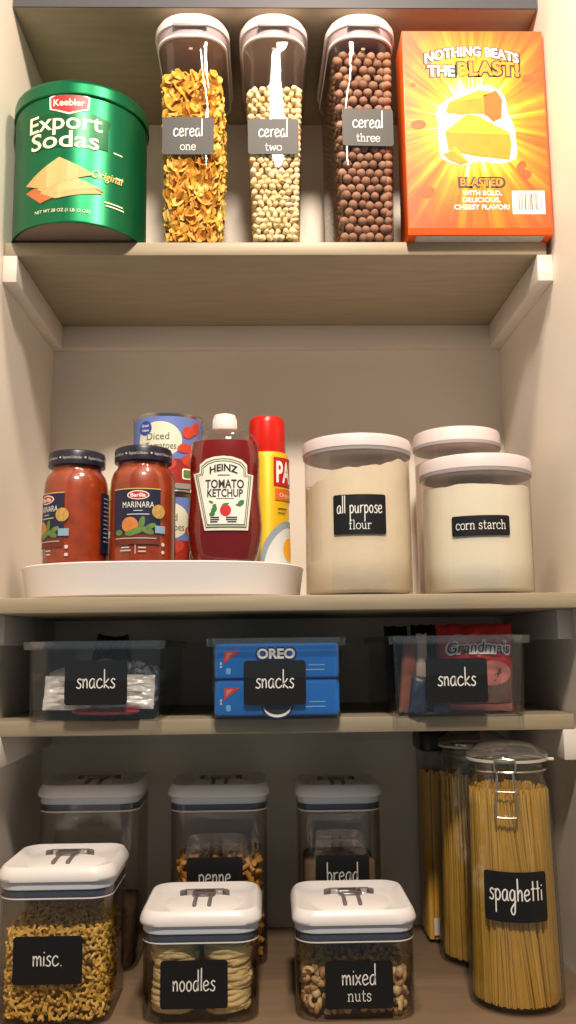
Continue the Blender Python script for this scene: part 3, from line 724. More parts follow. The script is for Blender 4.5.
# ---- flour canisters
def canister(loc, rb, rt, rl, h, lid, label):
    t = thing('canister', loc, label, 'canister', 'round clear canisters with white lids')
    b = MB(); b.lathe([(rb - .006, 0), (rb - .001, .0015), (rb, .006), ((rb + rt) / 2, h * .5), (rt, h - lid - .010), (rt + .001, h - lid + .002)], DUSTY, n=64, cap1=False)
    b.obj('canister_body', t)
    b = MB(); b.lathe([(rt - .002, h - lid - .0055), (rt + .002, h - lid - .004), (rt + .0025, h - lid + .001)], mat('grey_lid_seal', C(168, 158, 164), .5), n=64); tag(b.obj('seal', t), 'greyish seal under the lid')
    b = MB(); b.lathe([(rl - .002, h - lid), (rl, h - lid + .001), (rl, h - lid * .35), (rl - .0015, h - .0015), (rl - .005, h), (rl - .011, h - .0005), (rl - .013, h - .002)], PINKW, n=64); b.obj('lid', t)
    return t
def powder(name, t, r, z1, amp, m, label, cat, tilt=0.):
    b = MB(); n = 72; H = []
    for i in range(n):
        a = 2 * pi * i / n
        H.append(z1 + amp * (noise.noise(Vector((cos(a) * 1.2, sin(a) * 1.2, 3.3 + z1 * 40))) + .45 * noise.noise(Vector((cos(a) * 5, sin(a) * 5, 7)))) + tilt * cos(a))
    rings = [[(q * cos(2 * pi * i / n), q * sin(2 * pi * i / n), z) for i in range(n)] for q, z in ((r - .005, .0035), (r, .008))]
    rings += [[(r * cos(2 * pi * i / n), r * sin(2 * pi * i / n), .008 + (H[i] - .008) * k / 4) for i in range(n)] for k in (1, 2, 3, 4)]
    for q in (.85, .6, .3, .05): rings.append([(r * q * cos(2 * pi * i / n), r * q * sin(2 * pi * i / n), H[i] * q + z1 * (1 - q) + .004 * (1 - q)) for i in range(n)])
    b.loft(rings, m); o = b.obj(name, angle=70); o.location = t.location; return tag(o, label, cat, kind='stuff')
FL = mat('wheat_flour', C(240, 224, 196), .9, var=.04, vscale=30, bump=.25, bscale=90)
cs = mat('corn_starch', C(240, 234, 214), .9, var=.03, vscale=30, bump=.15, bscale=90)
SG = mat('tan_sugar', C(212, 184, 162), .9, var=.06, vscale=60)
a1 = canister((.1026, .0180, S2), .0735, .0735, .0765, .2165, .0185, 'tall clear canister labelled all purpose flour, nearest the white tray')
sticker(a1, cyl(.0742, radians(-3.5), .106), .072, .053, [('all purpose', 'h', .0015, .0105, .061), ('flour', 's', -.0200, .0080, .030)], r=.003)
powder('flour', a1, .0722, .168, .016, FL, 'white flour heaped inside the all purpose flour canister', 'flour', .014)
a2 = canister((.2627, .0213, S2), .0745, .0755, .0782, .1885, .020, 'short clear canister labelled corn starch, nearest the right wall')
sticker(a2, cyl(.0752, radians(-9), .090), .079, .027, [('corn starch', 's', -.005, .0082, .067)], r=.003)
powder('corn_starch', a2, .0732, .147, .004, cs, 'white corn starch filling the canister labelled corn starch', 'starch')
a3 = canister((.2689, .1595, S2), .066, .0665, .0685, .2640, .0225, 'tallest clear canister standing behind the corn starch canister')
powder('sugar', a3, .0652, .215, .004, SG, 'tan sugar inside the canister behind the corn starch', 'sugar')

for o in COL.objects:
    if o.parent is None and o.name.split('.')[0] in ('sauce_jar', 'food_can', 'ketchup_bottle', 'spray_can', 'condiment_bottle', 'canister', 'flour', 'corn_starch', 'sugar'): o.scale = (.953,) * 3
# ================================================================== SNACK SHELF
def storage_bin(xc, y0, wt, wb, h, label):
    t = thing('storage_bin', (xc, y0, S3), label, 'bin', 'clear plastic snack bins'); d = .285
    def ring(z, w, dd, r=.010, ins=0): return rr(0, dd / 2 + (d - dd) / 2 * 0 + ins, z, w, dd, r)
    b = MB()
    def sec(z, f, o, r=.010):
        w = wb + (wt - .012 - wb) * f + 2 * o; dd = d - .012 + .010 * f + 2 * o
        return rr(0, .004 + dd / 2 - .004 * f - o, z, w, dd, r)
    b.loft([sec(.0, 0, -.003), sec(.002, 0, 0), sec(h - .010, .98, 0)], BINP, True, False)
    b.loft([sec(.003, 0, -.004), sec(h - .010, .98, -.0015)], BINP, True, False); b.obj('bin_body', t)
    b = MB()
    b.loft([sec(h - .0105, 1, -.0015), sec(h - .0105, 1, .005, .006), sec(h - .001, 1, .006, .006), sec(h, 1, .005, .006), sec(h, 1, 0, .008), sec(h - .008, 1, -.0015)], clear('bin_rim_plastic', (.96, .96, .97), (.80, .80, .82), .22, .08, haze=.02, hazecol=C(190, 190, 196)), False, False)
    b.obj('bin_rim', t)
    return t
def SL(t, xc, zc): return sticker(t, flat(.0022, xc, zc), .0775, .0545, [('snacks', 'h', -.0065, .0115, .048)], r=.004)
sb1 = storage_bin(-.2345, -.030, .178, .163, .0995, 'clear snack bin of silver foil packets, leftmost of the three bins'); SL(sb1, .002, .048)
sb2 = storage_bin(-.0083, -.030, .177, .161, .1010, 'clear snack bin holding two blue cookie packs, middle of the three bins'); SL(sb2, -.002, .0455)
sb3 = storage_bin(.2215, -.030, .181, .165, .1015, 'clear snack bin with red cookie bag, rightmost of the three bins'); SL(sb3, -.004, .0455)
def pouch(name, w, h, th, m, loc, rot, label, cat, group=None, seed=0, crumple=.15, nx=30, ny=26, crimp=True, printer=None):
    """sealed wrapper: two bulging sheets joined at the rim; w along x, h along z, th along y"""
    b = MB(); sd = Vector((seed * 3.1, seed * 1.7, seed))
    if printer: nx, ny = 44, 40
    def P(i, j, s):
        u = i / nx * 2 - 1; v = j / ny * 2 - 1
        k = max(0, (1 - abs(u) ** 3)) ** .6 * max(0, (1 - abs(v) ** 3.5)) ** .6
        q = crumple * (noise.noise(Vector((u * 2.6, v * 2.2, s * 2)) + sd) + .5 * noise.noise(Vector((u * 6, v * 7, s * 3)) + sd))
        wv = .03 * noise.noise(Vector((u * 2, v * 2, 9)) + sd)
        return ((u * w / 2) * (1 - .05 * abs(v) ** 3 * 0) + wv * w * .3, s * th / 2 * k * (1 + q * 2.2) + wv * th, h / 2 + v * h / 2 + (.02 * h * noise.noise(Vector((u * 3, 5, 2)) + sd) if abs(v) > .9 else 0))
    for s in (-1, 1):
        vs = [P(i, j, s) for j in range(ny + 1) for i in range(nx + 1)]
        fs = []
        for j in range(ny):
            for i in range(nx):
                a = j * (nx + 1) + i; q = [a, a + 1, a + nx + 2, a + nx + 1]; fs.append(q if s < 0 else q[::-1])
        b.add(vs, fs, m)
    def front(u, v, o=0):
        i = (u / (w / 2) + 1) / 2 * nx; j = (v / h) * ny; p = P(min(max(i, 0), nx), min(max(j, 0), ny), -1); return (p[0], p[1] - o - .0004, p[2])
    if printer: 
        t = thing(name, loc, label, cat, group); t.rotation_euler = rot
        b.obj('wrapper', t, 75); pb = MB(); printer(pb, lambda u, v, o=0: front(u, v, o + .0008)); pb.obj('wrapper_print', t); return t
    o = b.obj(name, None, 75); o.location = loc; o.rotation_euler = rot
    return tag(o, label, cat, group)
FOIL = mat('silver_foil', C(226, 228, 232), .22, metal=.7, bump=1., bscale=45)
FOILC = mat('pale_wrapper', C(238, 234, 228), .28, metal=.2, bump=1., bscale=50, var=.1, vscale=30)
RDW = mat('red_wrapper', C(150, 30, 34), .35, bump=.3)
BLW = mat('black_wrapper', C(18, 18, 20), .35, bump=.5, bscale=50)
x1 = -.2325
def bars(pb, f):
    for k in range(5): drape(pb, rect(-.05, -.012 - .003 * (k % 2), .018 + k * .008, .0200 + k * .008), f, INKG, .0004, 8, 1)
    drape(pb, rect(.0, .02, .012, .020), f, RED, .0004, 6, 1)
    drape(pb, rect(.03, .055, .02, .045), f, INKG, .0004, 6, 1)
pouch('snack_packet', .138, .070, .022, FOIL, (x1, .000, S3 + .018), (radians(-78), 0, 0), 'flat silver foil snack packet at the bottom of the left bin', 'packet', 'foil snack packets', 1, .4)
pouch('snack_packet', .140, .044, .020, FOILC, (x1 - .001, -.006, S3 + .014), (radians(-18), 0, radians(-1)), 'printed pale foil packet leaning at the front of the left bin', 'packet', 'foil snack packets', 2, .45, printer=bars)
pouch('snack_packet', .085, .050, .024, FOILC, (x1 - .026, .030, S3 + .036), (radians(-50), radians(-12), radians(10)), 'crumpled pale packet on top of the pile in the left bin', 'packet', 'foil snack packets', 3, .3)
pouch('snack_packet', .070, .050, .026, FOIL, (x1 + .032, .032, S3 + .034), (radians(-50), radians(12), radians(-14)), 'crumpled silver packet at the right end of the left bin', 'packet', 'foil snack packets', 4, .45)
pouch('snack_packet', .085, .050, .010, RDW, (x1 + .01, -.020, S3 + .0115), (radians(-90), 0, 0), 'thin red packet under the silver foil packets in the left bin', 'packet', 'foil snack packets', 5, .2)
pouch('snack_pouch', .050, .105, .028, BLW, (-.258, .115, S3 + .004), (radians(-6), radians(14), radians(12)), 'black crumpled pouch poking above the left bin', 'pouch', 'black snack pouches', 6, .6)
pouch('snack_pouch', .048, .104, .030, BLW, (-.222, .122, S3 + .004), (radians(-6), radians(-12), radians(-8)), 'smaller black pouch right of the one poking above the left bin', 'pouch', 'black snack pouches', 8, .6)
# cookie packs
OB = mat('blue_cookie_wrapper', C(22, 116, 206), .3, coat=.3, var=.15, vscale=20, bump=.15, bscale=40)
OBD = mat('dark_blue_print', C(12, 34, 96), .35)
def cookie_pack(z, label, seed):
    t = thing('cookie_pack', (-.0075, -.0215, z), label, 'cookie pack', 'blue cookie packs in the middle bin')
    b = MB(); w, d, h = .1575, .200, .0445
    b.loft([rr(0, d / 2, 0 + z_, w - 2 * o_, d - 2 * o_, .006, 6) for z_, o_ in ((.0, .005), (.002, .001), (.006, .0), (h - .007, .0), (h - .002, .001), (h, .005))], OB); b.obj('wrapper', t)
    F = flat(-.0003); b = MB()
    RD = mat('salmon_red_print', C(214, 62, 50), .4)
    drape(b, [(-.066, .041 - .006), (-.046, .041 - .006), (-.066, .020)], F, RD, .0003)
    drape(b, [(-.0635, .033), (-.055, .033), (-.0635, .025)], F, mat('pale_triangle_print', C(230, 140, 120), .4), .0005)
    for zz in (.030, .026): drape(b, rect(-.0715, -.069, zz - .012, zz + .003 - .012), F, INKG, .0003)
    drape(b, rrect(-.064, -.058, .006, .014, .002), F, SKY, .0003); drape(b, rrect(-.039, -.034, .013, .018, .002), F, SKY, .0003)
    drape(b, rect(.040, .060, .016, .0175), F, SKY, .0003); drape(b, rect(.034, .060, .010, .0117), F, SKY, .0003)
    drape(b, ell(.0, .012, .020, .016, 20), F, OBD, .0003)
    drape(b, ell(.0, .010, .017, .012, 20), F, WH, .0005); drape(b, ell(.0, .0135, .017, .012, 20), F, mat('dark_cookie_print', C(38, 30, 36), .6), .0007)
    text(b, 'OREO', F, OBD, -.001, .0245, .0135, .052, .09, .0009); text(b, 'OREO', F, WH, -.001, .0255, .0115, .048, .04, .0012)
    b.obj('wrapper_print', t); return t
SKY = mat('sky_blue_print', C(120, 180, 226), .4)
cp1 = cookie_pack(S3 + .0045, 'lower blue cookie pack lying in the middle snack bin', 1)
cp2 = dup(cp1, (-.0075, -.0225, S3 + .0500), 0, 'upper blue cookie pack resting on the other in the middle snack bin')
# bag and bars in the right bin
RB = mat('red_bag_film', C(178, 26, 34), .3, bump=.4, bscale=40, coat=.2)
def bagprint(pb, f):
    PK = mat('pale_pink_print', C(214, 130, 120), .4, var=.25, vscale=50); BR = mat('cookie_tan_print', C(110, 84, 70), .5, var=.3, vscale=90)
    drape(pb, rect(-.045, .045, .012, .056), f, BR, .0003, 14, 6)
    drape(pb, ell(.02, .050, .024, .016, 18), f, PK, .0006, 12, 4)
    drape(pb, rect(-.045, .046, .0, .010), f, PK, .0005, 14, 2)
    drape(pb, ell(-.022, .088, .014, .012, 14), f, PK, .0004, 10, 3)
    text(pb, "Grandma's", f, WH, .002, .0735, .0150, .086, .09, .0006, shear=.15, arch=.003); text(pb, "Grandma's", f, OBD, .002, .0745, .0135, .081, .0, .0020, shear=.15, arch=.003)
pouch('cookie_bag', .098, .112, .034, RB, (.2500, .018, S3 + .0045), (radians(4), 0, radians(-2)), 'glossy red cookie bag with script lettering in the right bin', 'bag', None, 11, .15, printer=bagprint)
OW = mat('orange_brown_wrapper', C(150, 90, 66), .4, bump=.3, bscale=50, var=.2, vscale=20); WW = mat('cream_wrapper', C(196, 180, 168), .4, bump=.3, bscale=50); BW = mat('dark_blue_wrapper', C(46, 56, 80), .4, bump=.3, bscale=50, var=.3, vscale=30)
pouch('snack_bar', .020, .094, .012, OW, (.158, .006, S3 + .0045), (0, radians(5), radians(8)), 'brown snack bar standing at the left edge of the right bin', 'snack bar', 'snack bars in the right bin', 21, .15, 10, 14)
pouch('snack_bar', .016, .100, .012, WW, (.178, .010, S3 + .0045), (0, radians(2), radians(20)), 'cream snack bar standing next to the brown one in the right bin', 'snack bar', 'snack bars in the right bin', 22, .12, 10, 14)
pouch('snack_bar', .022, .046, .012, BW, (.169, -.008, S3 + .0045), (0, radians(8), radians(-8)), 'short dark blue snack bar low at the front of the right bin', 'snack bar', 'snack bars in the right bin', 23, .2, 10, 14)
pouch('snack_bar', .022, .050, .014, BW, (.202, -.010, S3 + .0045), (0, radians(-8), radians(4)), 'dark blue snack bar behind the label of the right bin', 'snack bar', 'snack bars in the right bin', 24, .2, 10, 14)
pouch('snack_pouch', .034, .112, .026, BLW, (.158, .060, S3 + .004), (radians(-5), 0, radians(14)), 'black pouch sticking up at the left end of the right bin', 'pouch', 'black snack pouches', 31, .4)
pouch('snack_pouch', .034, .114, .026, BLW, (.193, .066, S3 + .004), (radians(-5), 0, radians(-10)), 'black pouch sticking up between bin edge and red bag', 'pouch', 'black snack pouches', 32, .4)

# ================================================================== LOWEST SHELF
DKP = mat('grey_hinge_plastic', C(112, 104, 106), .45)
def flip_container(xc, y0, w, htot, label, group, lines=None, lw=.078, lh=.0525, lx=0, lz=.06, ink=INK):
    t = thing('food_container', (xc, y0 + w / 2, S4), label, 'container', group)
    lt = htot; lb = htot - .0195; wb = w - .008
    b = MB()
    b.loft([rr(0, 0, z, wb + o, wb + o, r) for z, o, r in ((.0, -.014, .018), (.002, -.006, .022), (.006, -.002, .024), (.012, 0, .025), (lb - .012, 0, .025), (lb - .004, .001, .025))], CLEAR, True, False)
    b.loft([rr(0, 0, z, wb + o, wb + o, r) for z, o, r in ((.004, -.012, .018), (.008, -.0045, .022), (lb - .012, -.004, .023))], CLEAR, True, False)
    b.obj('container_body', t)
    b = MB(); b.loft([rr(0, 0, z, wb + o, wb + o, .025) for z, o in ((lb - .0165, -.002), (lb - .0155, .0012), (lb - .0140, .0012))], WHITE, False, False); b.obj('rim_line', t)
    b = MB(); b.loft([rr(0, 0, z, wb - .0035, wb - .0035, .024) for z in (lb - .0140, lb - .0055)], SEAL, False, False); tag(b.obj('seal', t), 'dark navy grey seal band under the lid')
    b = MB(); b.loft([rr(0, 0, z, wb + o, wb + o, .025) for z, o in ((lb - .0058, -.001), (lb - .005, .0005), (lb + .0045, .0005))], mat('pale_collar', C(206, 212, 222), .4), True, True); b.obj('collar', t)
    # lid with dished top and half-moon dome
    b = MB(); k = 8
    def S(z, o, r): return rr(0, 0, z, w + o, w + o, r, k)
    b.loft([S(lb + .0035, -.004, .024), S(lb + .0043, -.001, .026), S(lb + .008, 0, .026), S(lb + .014, -.004, .026), S(lb + .0180, -.009, .025), S(lt, -.0125, .024), S(lt - .0006, -.0165, .023), S(lt - .0050, -.028, .022), S(lt - .0085, -.042, .02)], WHITE, True, True)
    dome = []
    rd = w * .34
    for q, zz in ((1, .0), (.92, .0022), (.75, .0042), (.45, .0056), (.1, .006)):
        dome.append([(rd * q * cos(a), w * .06 + (-w * .42 * q * sin(a)), lt - .0085 + zz * 1.25) for a in [pi * i / 20 for i in range(21)]])
    b.loft(dome, WHITE, False, True, False)
    lid = b.obj('lid', t, 50)
    for sx in (-1, 1):
        b = MB(); b.rb(sx * w * .062, -w * .10, lt - .0062, lt + .0004, .0048, w * .30, .002, .0006, DKP, 3); b.obj('latch_slot', lid)
    b = MB(); b.rb(0, w * .145, lt - .006, lt + .0015, w * .36, .013, .004, .001, LATCH, 4)
    b.rb(0, w * .06, lt - .001, lt + .0022, w * .20, w * .16, .004, .0008, LATCH, 4); b.obj('latch', lid)
    for sx in (-1, 1):
        b = MB(); b.lathe([(.0045, lt - .0065), (.0045, lt + .0005), (.003, lt + .0015)], DKP, sx * w * .185, w * .14, 16); b.obj('hinge_stud', lid)
    if lines: sticker(t, flat(-wb / 2 - .0003, lx, lz), lw, lh, lines, BLACK, ink)
    return t
GF = 'front row of flip-lid food containers'; GB = 'back row of flip-lid food containers'
f1 = flip_container(-.2700, -.0690, .1400, .1750, 'clear flip-lid container labelled misc. at the left end of the front row', GF, [('misc.', 'h', -.006, .0110, .034)], .0795, .0525, -.0045, .0735)
f2 = flip_container(-.1005, -.0690, .1440, .1235, 'clear flip-lid container labelled noodles in the middle of the front row', GF, [('noodles', 'h', -.007, .0110, .049)], .0775, .0525, -.006, .0445)
f3 = flip_container(.0810, -.0690, .1475, .1215, 'clear flip-lid container labelled mixed nuts, nearest the spaghetti jar', GF, [('mixed', 'h', .000, .0110, .040), ('nuts', 's', -.0175, .0082, .028)], .0785, .0515, .0025, .0405)
g1 = flip_container(-.2660, .1000, .1440, .2425, 'empty-looking flip-lid container behind the misc. container, leftmost of the back row', GB)
g2 = flip_container(-.0895, .1120, .1420, .2385, 'flip-lid container of penne standing behind the noodles container', GB, [('penne', 'h', -.008, .0120, .044)], .076, .052, -.004, .1175, INKG)
g3 = flip_container(.0795, .1230, .1240, .2345, 'smallest flip-lid container, labelled bread, behind the mixed nuts', GB, [('bread', 'h', -.008, .0120, .044)], .074, .052, .002, .1150, INKG)
def box_fill(name, t, w, z1, sp, inset, piece, m, core, label, cat, passes=1):
    mb = MB(); h = w / 2 - inset
    mb.rb(0, 0, .010, z1 - sp * .6, 2 * h - .012, 2 * h - .012, .012, .003, core, 3)
    for _ in range(passes):
        for x, y, z in wall_points(-h, h, -h, h, .006 + inset * .5, z1, sp):
            # keep to the rounded corners
            cx = max(0, abs(x) - (h - .017)); cy = max(0, abs(y) - (h - .017))
            if hypot(cx, cy) > .017:
                s = .017 / hypot(cx, cy); x = math.copysign(h - .017 + cx * s, x); y = math.copysign(h - .017 + cy * s, y)
            piece(mb, (x * .985 + R.uniform(-1, 1) * sp * .1, y * .985 + R.uniform(-1, 1) * sp * .1, z + R.uniform(-1, 1) * sp * .3), m)
    o = mb.obj(name, angle=60); o.location = t.location; return tag(o, label, cat, kind='stuff')
MAC = islandmat('macaroni', [C(216, 168, 60), C(240, 198, 92), C(226, 182, 74), C(246, 212, 120)], .45, 0, 200, .1)
MCORE = mat('macaroni_core', C(150, 108, 34), .8, var=.3, vscale=160)
box_fill('elbow_macaroni', f1, .126, .098, .0066, .0070, lambda mb, p, m: curl(mb, p, R.uniform(.0036, .0046), .0019, R.uniform(2.6, 4.2), m, 5, 6), MAC, MCORE, 'golden elbow macaroni filling the container labelled misc.', 'pasta', 1)
NUT = islandmat('nut', [C(200, 156, 100), C(232, 198, 144), C(150, 100, 66), C(214, 174, 118), C(238, 212, 164), C(120, 80, 60)], .5, .3, 260)
NCORE = mat('nut_core', C(104, 72, 50), .8, var=.35, vscale=140)
def nut(mb, p, m):
    k = R.random()
    if k < .45: curl(mb, p, .0058, .0030, 2.4, m, 6, 6)
    elif k < .75: blob(mb, p, (.0072, .0048, .0034), m, 1, .2)
    else: blob(mb, p, (.0056, .0056, .0050), m, 2, .2)
box_fill('mixed_nuts', f3, .132, .046, .0098, .0085, nut, NUT, NCORE, 'mixed cashews, almonds and peanuts in the mixed nuts container', 'nuts')
PEN = islandmat('penne', [C(176, 122, 40), C(204, 150, 60), C(190, 136, 50)], .5, 0, 200, .1)
def pen(mb, p, m):
    d = rot3() @ Vector((.011, 0, 0)); mb.tube([Vector(p) - d * .8, Vector(p) + d * .8], .0036, m, 7)
box_fill('penne', g2, .128, .128, .0125, .0105, pen, PEN, mat('penne_core', C(120, 80, 28), .8, var=.3, vscale=90), 'orange-gold penne half filling the container behind the noodles', 'pasta')
crumb = mat('bread_crumbs', C(120, 98, 76), .95, var=.2, vscale=220, bump=.8, bscale=400)
mb = MB(); mb.rb(0, 0, .004, .130, .099, .099, .018, .004, crumb); o = mb.obj('bread_crumbs'); o.location = g3.location; tag(o, 'brown bread crumbs inside the container labelled bread', 'crumbs', kind='stuff')
mb = MB(); mb.rb(0, 0, .004, .075, .122, .122, .018, .004, mat('dark_beans', C(74, 50, 34), .8, var=.4, vscale=140, bump=.8, bscale=150)); o = mb.obj('dry_food'); o.location = g1.location; tag(o, 'dark brown dry food low in the container behind misc.', 'dry food', kind='stuff')
# noodle nests: individual coils
NOO = mat('egg_noodle', C(226, 202, 142), .55, var=.12, vscale=80)
nest = MB()
for k in range(5):
    zz = .003 + k * .0046; rr_ = .0280 - .0012 * abs(k - 2)
    pts = []
    for i in range(61):
        a = 2 * pi * i / 20 + k; q = rr_ - .0035 * (i / 60) * 1.5 + .0014 * sin(3.3 * a + k)
        pts.append((q * cos(a), q * sin(a), zz + .0018 * sin(2.3 * a + k * 2)))
    nest.tube(pts, .0026, NOO, 6)
n0 = nest.obj('noodle_nest', None, 60)
side = ('left front', 'right front', 'left back', 'right back')
i = 0
for lay, zz in enumerate((.007, .0325, .0580)):
    for q, (sx, sy) in enumerate(((-1, -1), (1, -1), (-1, 1), (1, 1))):
        o = n0 if i == 0 else n0.copy()
        if i: COL.objects.link(o)
        o.location = (f2.location.x + sx * .0305 + R.uniform(-.0008, .0008), f2.location.y + sy * .0305, S4 + zz); o.rotation_euler.z = R.uniform(0, 6)
        tag(o, 'pale coiled noodle nest in the %s of the noodles container, %s layer' % (side[q], ('bottom', 'middle', 'top')[lay]), 'noodle nest', 'noodle nests in the noodles container'); i += 1

# ---- pasta jars
SPG = islandmat('spaghetti', [C(206, 156, 56), C(232, 184, 84), C(220, 170, 68), C(244, 206, 116)], .4, 0, 60, .08)
SCORE = mat('spaghetti_core', C(172, 124, 44), .8, var=.3, vscale=30, stretch=(8, 8, .3))
def clamp_jar(loc, label, rz=0):
    t = thing('pasta_jar', loc, label, 'jar', 'tall pasta jars at the right end of the lowest shelf', rz)
    b = MB()
    pr = [(.046, .0), (.0535, .0015), (.0562, .006), (.0565, .014), (.0555, .08), (.0535, .17), (.0515, .225), (.0500, .248), (.0470, .262), (.0455, .268), (.0470, .271), (.0470, .276), (.0455, .279), (.0455, .284)]
    b.lathe(pr, GLASS, n=64, cap1=False); b.lathe([(x - .003, z + .005) for x, z in pr[:-1]], GLASS, n=64, cap1=False); b.obj('glass_jar', t)
    b = MB(); b.lathe([(.0455, .2835), (.0500, .2840), (.0502, .2865), (.0470, .2870)], mat('pale_rubber', C(206, 200, 186), .5), n=56, cap0=False, cap1=False)
    b.rb(.0515, -.001, .2838, .2868, .012, .010, .003, .0006, mat('pale_rubber', C(206, 200, 186), .5)); b.obj('gasket', t)
    b = MB(); b.lathe([(.046, .2870), (.0505, .2875), (.0515, .2905), (.0495, .2935), (.044, .2955), (.040, .2990), (.034, .3025), (.020, .3055), (.004, .306)], clear('thick_glass_lid', (.93, .94, .92), (.62, .66, .6), .16, .02, haze=.06), n=56, cap0=False); b.obj('glass_lid', t)
    b = MB()
    b.tube([(.0478 * cos(a), .0478 * sin(a), .2735) for a in [2 * pi * i / 40 for i in range(40)]], .0012, STEEL, 6, True)
    fy = -.0500
    b.tube([(-.0115, fy - .001, .2885), (-.013, fy - .003, .280), (-.0105, fy - .002, .2735)], .0014, STEEL)
    b.tube([(.0115, fy - .001, .2885), (.013, fy - .003, .280), (.0105, fy - .002, .2735)], .0014, STEEL)
    b.tube([(-.0115, fy - .001, .2885), (0, fy - .0035, .2895), (.0115, fy - .001, .2885)], .0014, STEEL)
    b.tube(smoothpts([(-.0095, fy - .003, .2735), (-.0100, fy - .0055, .255), (-.0120, fy - .0070, .249), (-.0120, fy - .0075, .226), (-.0095, fy - .0075, .2225), (.0095, fy - .0075, .2225), (.0120, fy - .0075, .226), (.0120, fy - .0070, .249), (.0100, fy - .0055, .255), (.0095, fy - .003, .2735)], 4), .0015, STEEL)
    b.tube([(-.0112, fy - .0065, .252), (.0112, fy - .0065, .252)], .0010, STEEL)
    tag(b.obj('wire_clasp', t), 'shiny wire clasp on the jar front')
    return t
def strands(name, loc, r0, r1, z1, label, n=330, seed=3, lean=.5):
    q = random.Random(seed); b = MB()
    b.lathe([(r0 - .013, .008), (r0 - .012, .012), (r1 - .016, z1 * .8), (r1 - .02, z1 * .97)], SCORE, n=24)
    for i in range(n):
        a = q.uniform(0, 2 * pi); d_ = (a - 1.5 * pi - .15) / .5; band = -math.exp(-d_ * d_) * lean * 1.3 + .25 * sin(3 * a) * lean
        tw = band + q.gauss(0, .05)
        ra = r0 - q.uniform(0, 1) ** 1.5 * .009; rb_ = r1 - q.uniform(0, 1) ** 1.5 * .009
        zt = z1 - abs(q.gauss(0, .004)) - (.006 if q.random() < .2 else 0)
        p0 = Vector((ra * cos(a), ra * sin(a), .0085)); p1 = Vector((rb_ * cos(a + tw), rb_ * sin(a + tw), zt))
        pts = []
        for k in range(5):
            s = k / 4; p = p0.lerp(p1, s); rad = hypot(p.x, p.y); want = max(rad, (ra + (rb_ - ra) * s) - .0035)
            pts.append((p.x * want / rad, p.y * want / rad, p.z))
        b.tube(pts, .0011, SPG, 4)
    o = b.obj(name, None, 80); o.location = loc; return tag(o, label, 'pasta', kind='stuff')
JL = (.2802, -.0095, S4)
p1 = clamp_jar(JL, 'tall glass clamp jar of pasta labelled spaghetti, front right corner', radians(-17))
def jm(u, v, o=0):
    z = .1325 + v; rj = .0556 + (.0535 - .0556) * (z - .08) / .09 + .0006
    a = u / rj + radians(7) ; return ((rj + o) * sin(a), -(rj + o) * cos(a), z)
sticker(p1, jm, .0775, .0560, [('spaghetti', 'h', -.004, .0125, .064)], r=.004)
strands('spaghetti', JL, .0515, .0475, .253, 'dry golden spaghetti standing in the labelled front jar', 420)
JL2 = (.2730, .1430, S4)
p2 = clamp_jar(JL2, 'unlabelled glass clamp jar of pasta directly behind the spaghetti jar')
strands('spaghetti', JL2, .0515, .0470, .250, 'dry pasta strands inside the unlabelled jar behind the spaghetti jar', 260, 9)
# third jar with dark lid
JL3 = (.2520, .2420, S4)
p3 = thing('pasta_jar', JL3, 'dark-lidded pasta container half hidden at the back right', 'jar', 'tall pasta jars at the right end of the lowest shelf')
b = MB(); b.loft([rr(0, 0, z, w, w, .014) for z, w in ((0, .078), (.003, .084), (.27, .084), (.276, .080))], CLEAR, True, False); b.obj('container_body', p3)
b = MB(); b.rb(0, 0, .270, .298, .092, .092, .016, .003, mat('black_lid_plastic', C(30, 32, 34), .4)); b.obj('lid', p3)
b = MB(); drape(b, rect(-.004, .004, -.012, .012), lambda u, v, o=0: (-.030 + u, -.0424 - o, .012 + v + .012), INKG, .0004); b.obj('label', p3)
mb = MB(); mb.rb(0, 0, .005, .235, .070, .070, .010, .003, SCORE, 4)
for i in range(150):
    s = R.randrange(2); u = R.uniform(-.038, .038); pp = (u, -.0385) if s else (-.0385, u)
    mb.tube([(pp[0], pp[1], .006), (pp[0] * .98, pp[1] * .98, .240 + R.uniform(-.006, .004))], .0013, SPG, 4)
o = mb.obj('linguine', None, 80); o.location = JL3; tag(o, 'brown-gold pasta strands inside the dark-lidded container', 'pasta', kind='stuff')

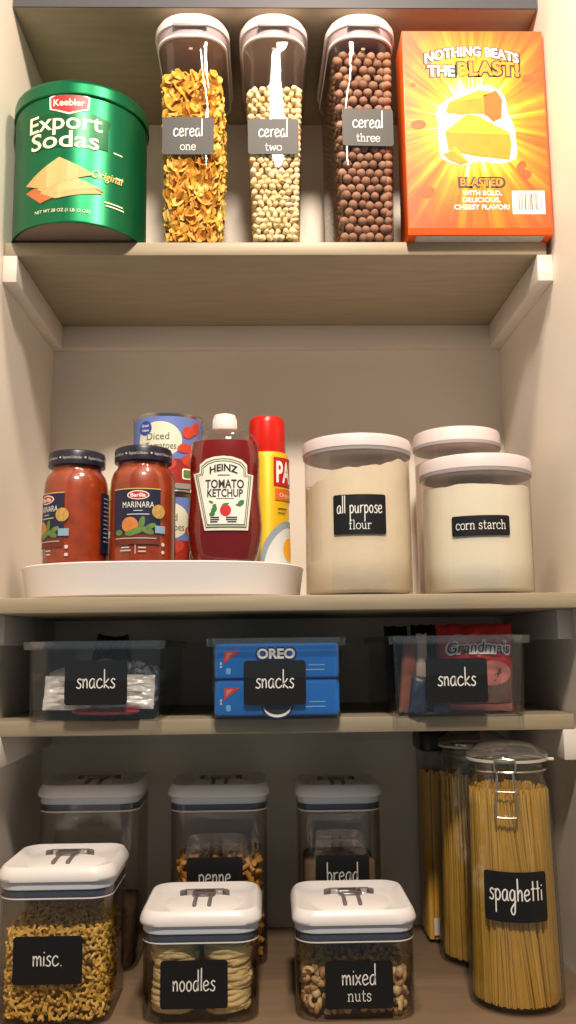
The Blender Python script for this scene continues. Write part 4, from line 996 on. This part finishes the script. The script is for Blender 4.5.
# ================================================================== LIGHT
def area(name, loc, size, power, col, target, shape='DISK', sy=None):
    l = bpy.data.lights.new(name, 'AREA'); l.shape = shape; l.size = size
    if sy: l.size_y = sy
    l.energy = power; l.color = col
    o = bpy.data.objects.new(name, l); COL.objects.link(o); o.location = loc
    o.rotation_euler = (Vector(target) - Vector(loc)).to_track_quat('-Z', 'Y').to_euler(); return o
area('ceiling_light', (.07, -.36, 1.09), .10, 6.4, (1, .81, .62), (.06, -.25, 0), 'SQUARE')
area('fill_light', (.05, -1.45, 1.60), .22, 47, (1, .85, .70), (0, 0, .1))  # added fill lamp in front of the shelves, brightens the middle level
w = bpy.data.worlds.new('room_glow'); SC.world = w; w.use_nodes = True
bg = w.node_tree.nodes['Background']; bg.inputs[0].default_value = (.72, .92, 1.0, 1); bg.inputs[1].default_value = .17

# ================================================================== CAMERA
f, th, ro, ps, cx, dd = 898.701, .1475, .0115, .0221, -.0167, 1.1676
def ray(u, v):
    a, b_ = u - 288, v - 512; c, s = cos(ro), sin(ro)
    x = (c * a - s * b_) / f; up = -(s * a + c * b_) / f
    yy = cos(th) - up * sin(th); z = sin(th) + up * cos(th)
    return Vector((x * cos(ps) + yy * sin(ps), -x * sin(ps) + yy * cos(ps), z))
F0 = ray(288, 512); rt = (ray(289, 512) - F0).normalized(); up = (F0 - ray(288, 513)).normalized()
cam = bpy.data.cameras.new('camera'); co = bpy.data.objects.new('camera', cam); COL.objects.link(co)
m3 = Matrix((rt, up, -F0.normalized())).transposed().to_4x4(); m3.translation = Vector((cx, -dd, 0)); co.matrix_world = m3
cam.sensor_fit = 'VERTICAL'; cam.sensor_height = 36; cam.lens = 36 * f / 1024; cam.clip_start = .05
SC.camera = co
for o in list(COL.objects):
    if o.parent is None: o.location.z += ZO
vs = SC.view_settings
SC.display_settings.display_device = 'sRGB'; vs.view_transform = 'Standard'; vs.look = 'None'; vs.gamma = 1; vs.exposure = 0.0; vs.use_curve_mapping = False
SC.cycles.max_bounces = 12; SC.cycles.transparent_max_bounces = 24; SC.cycles.use_denoising = True
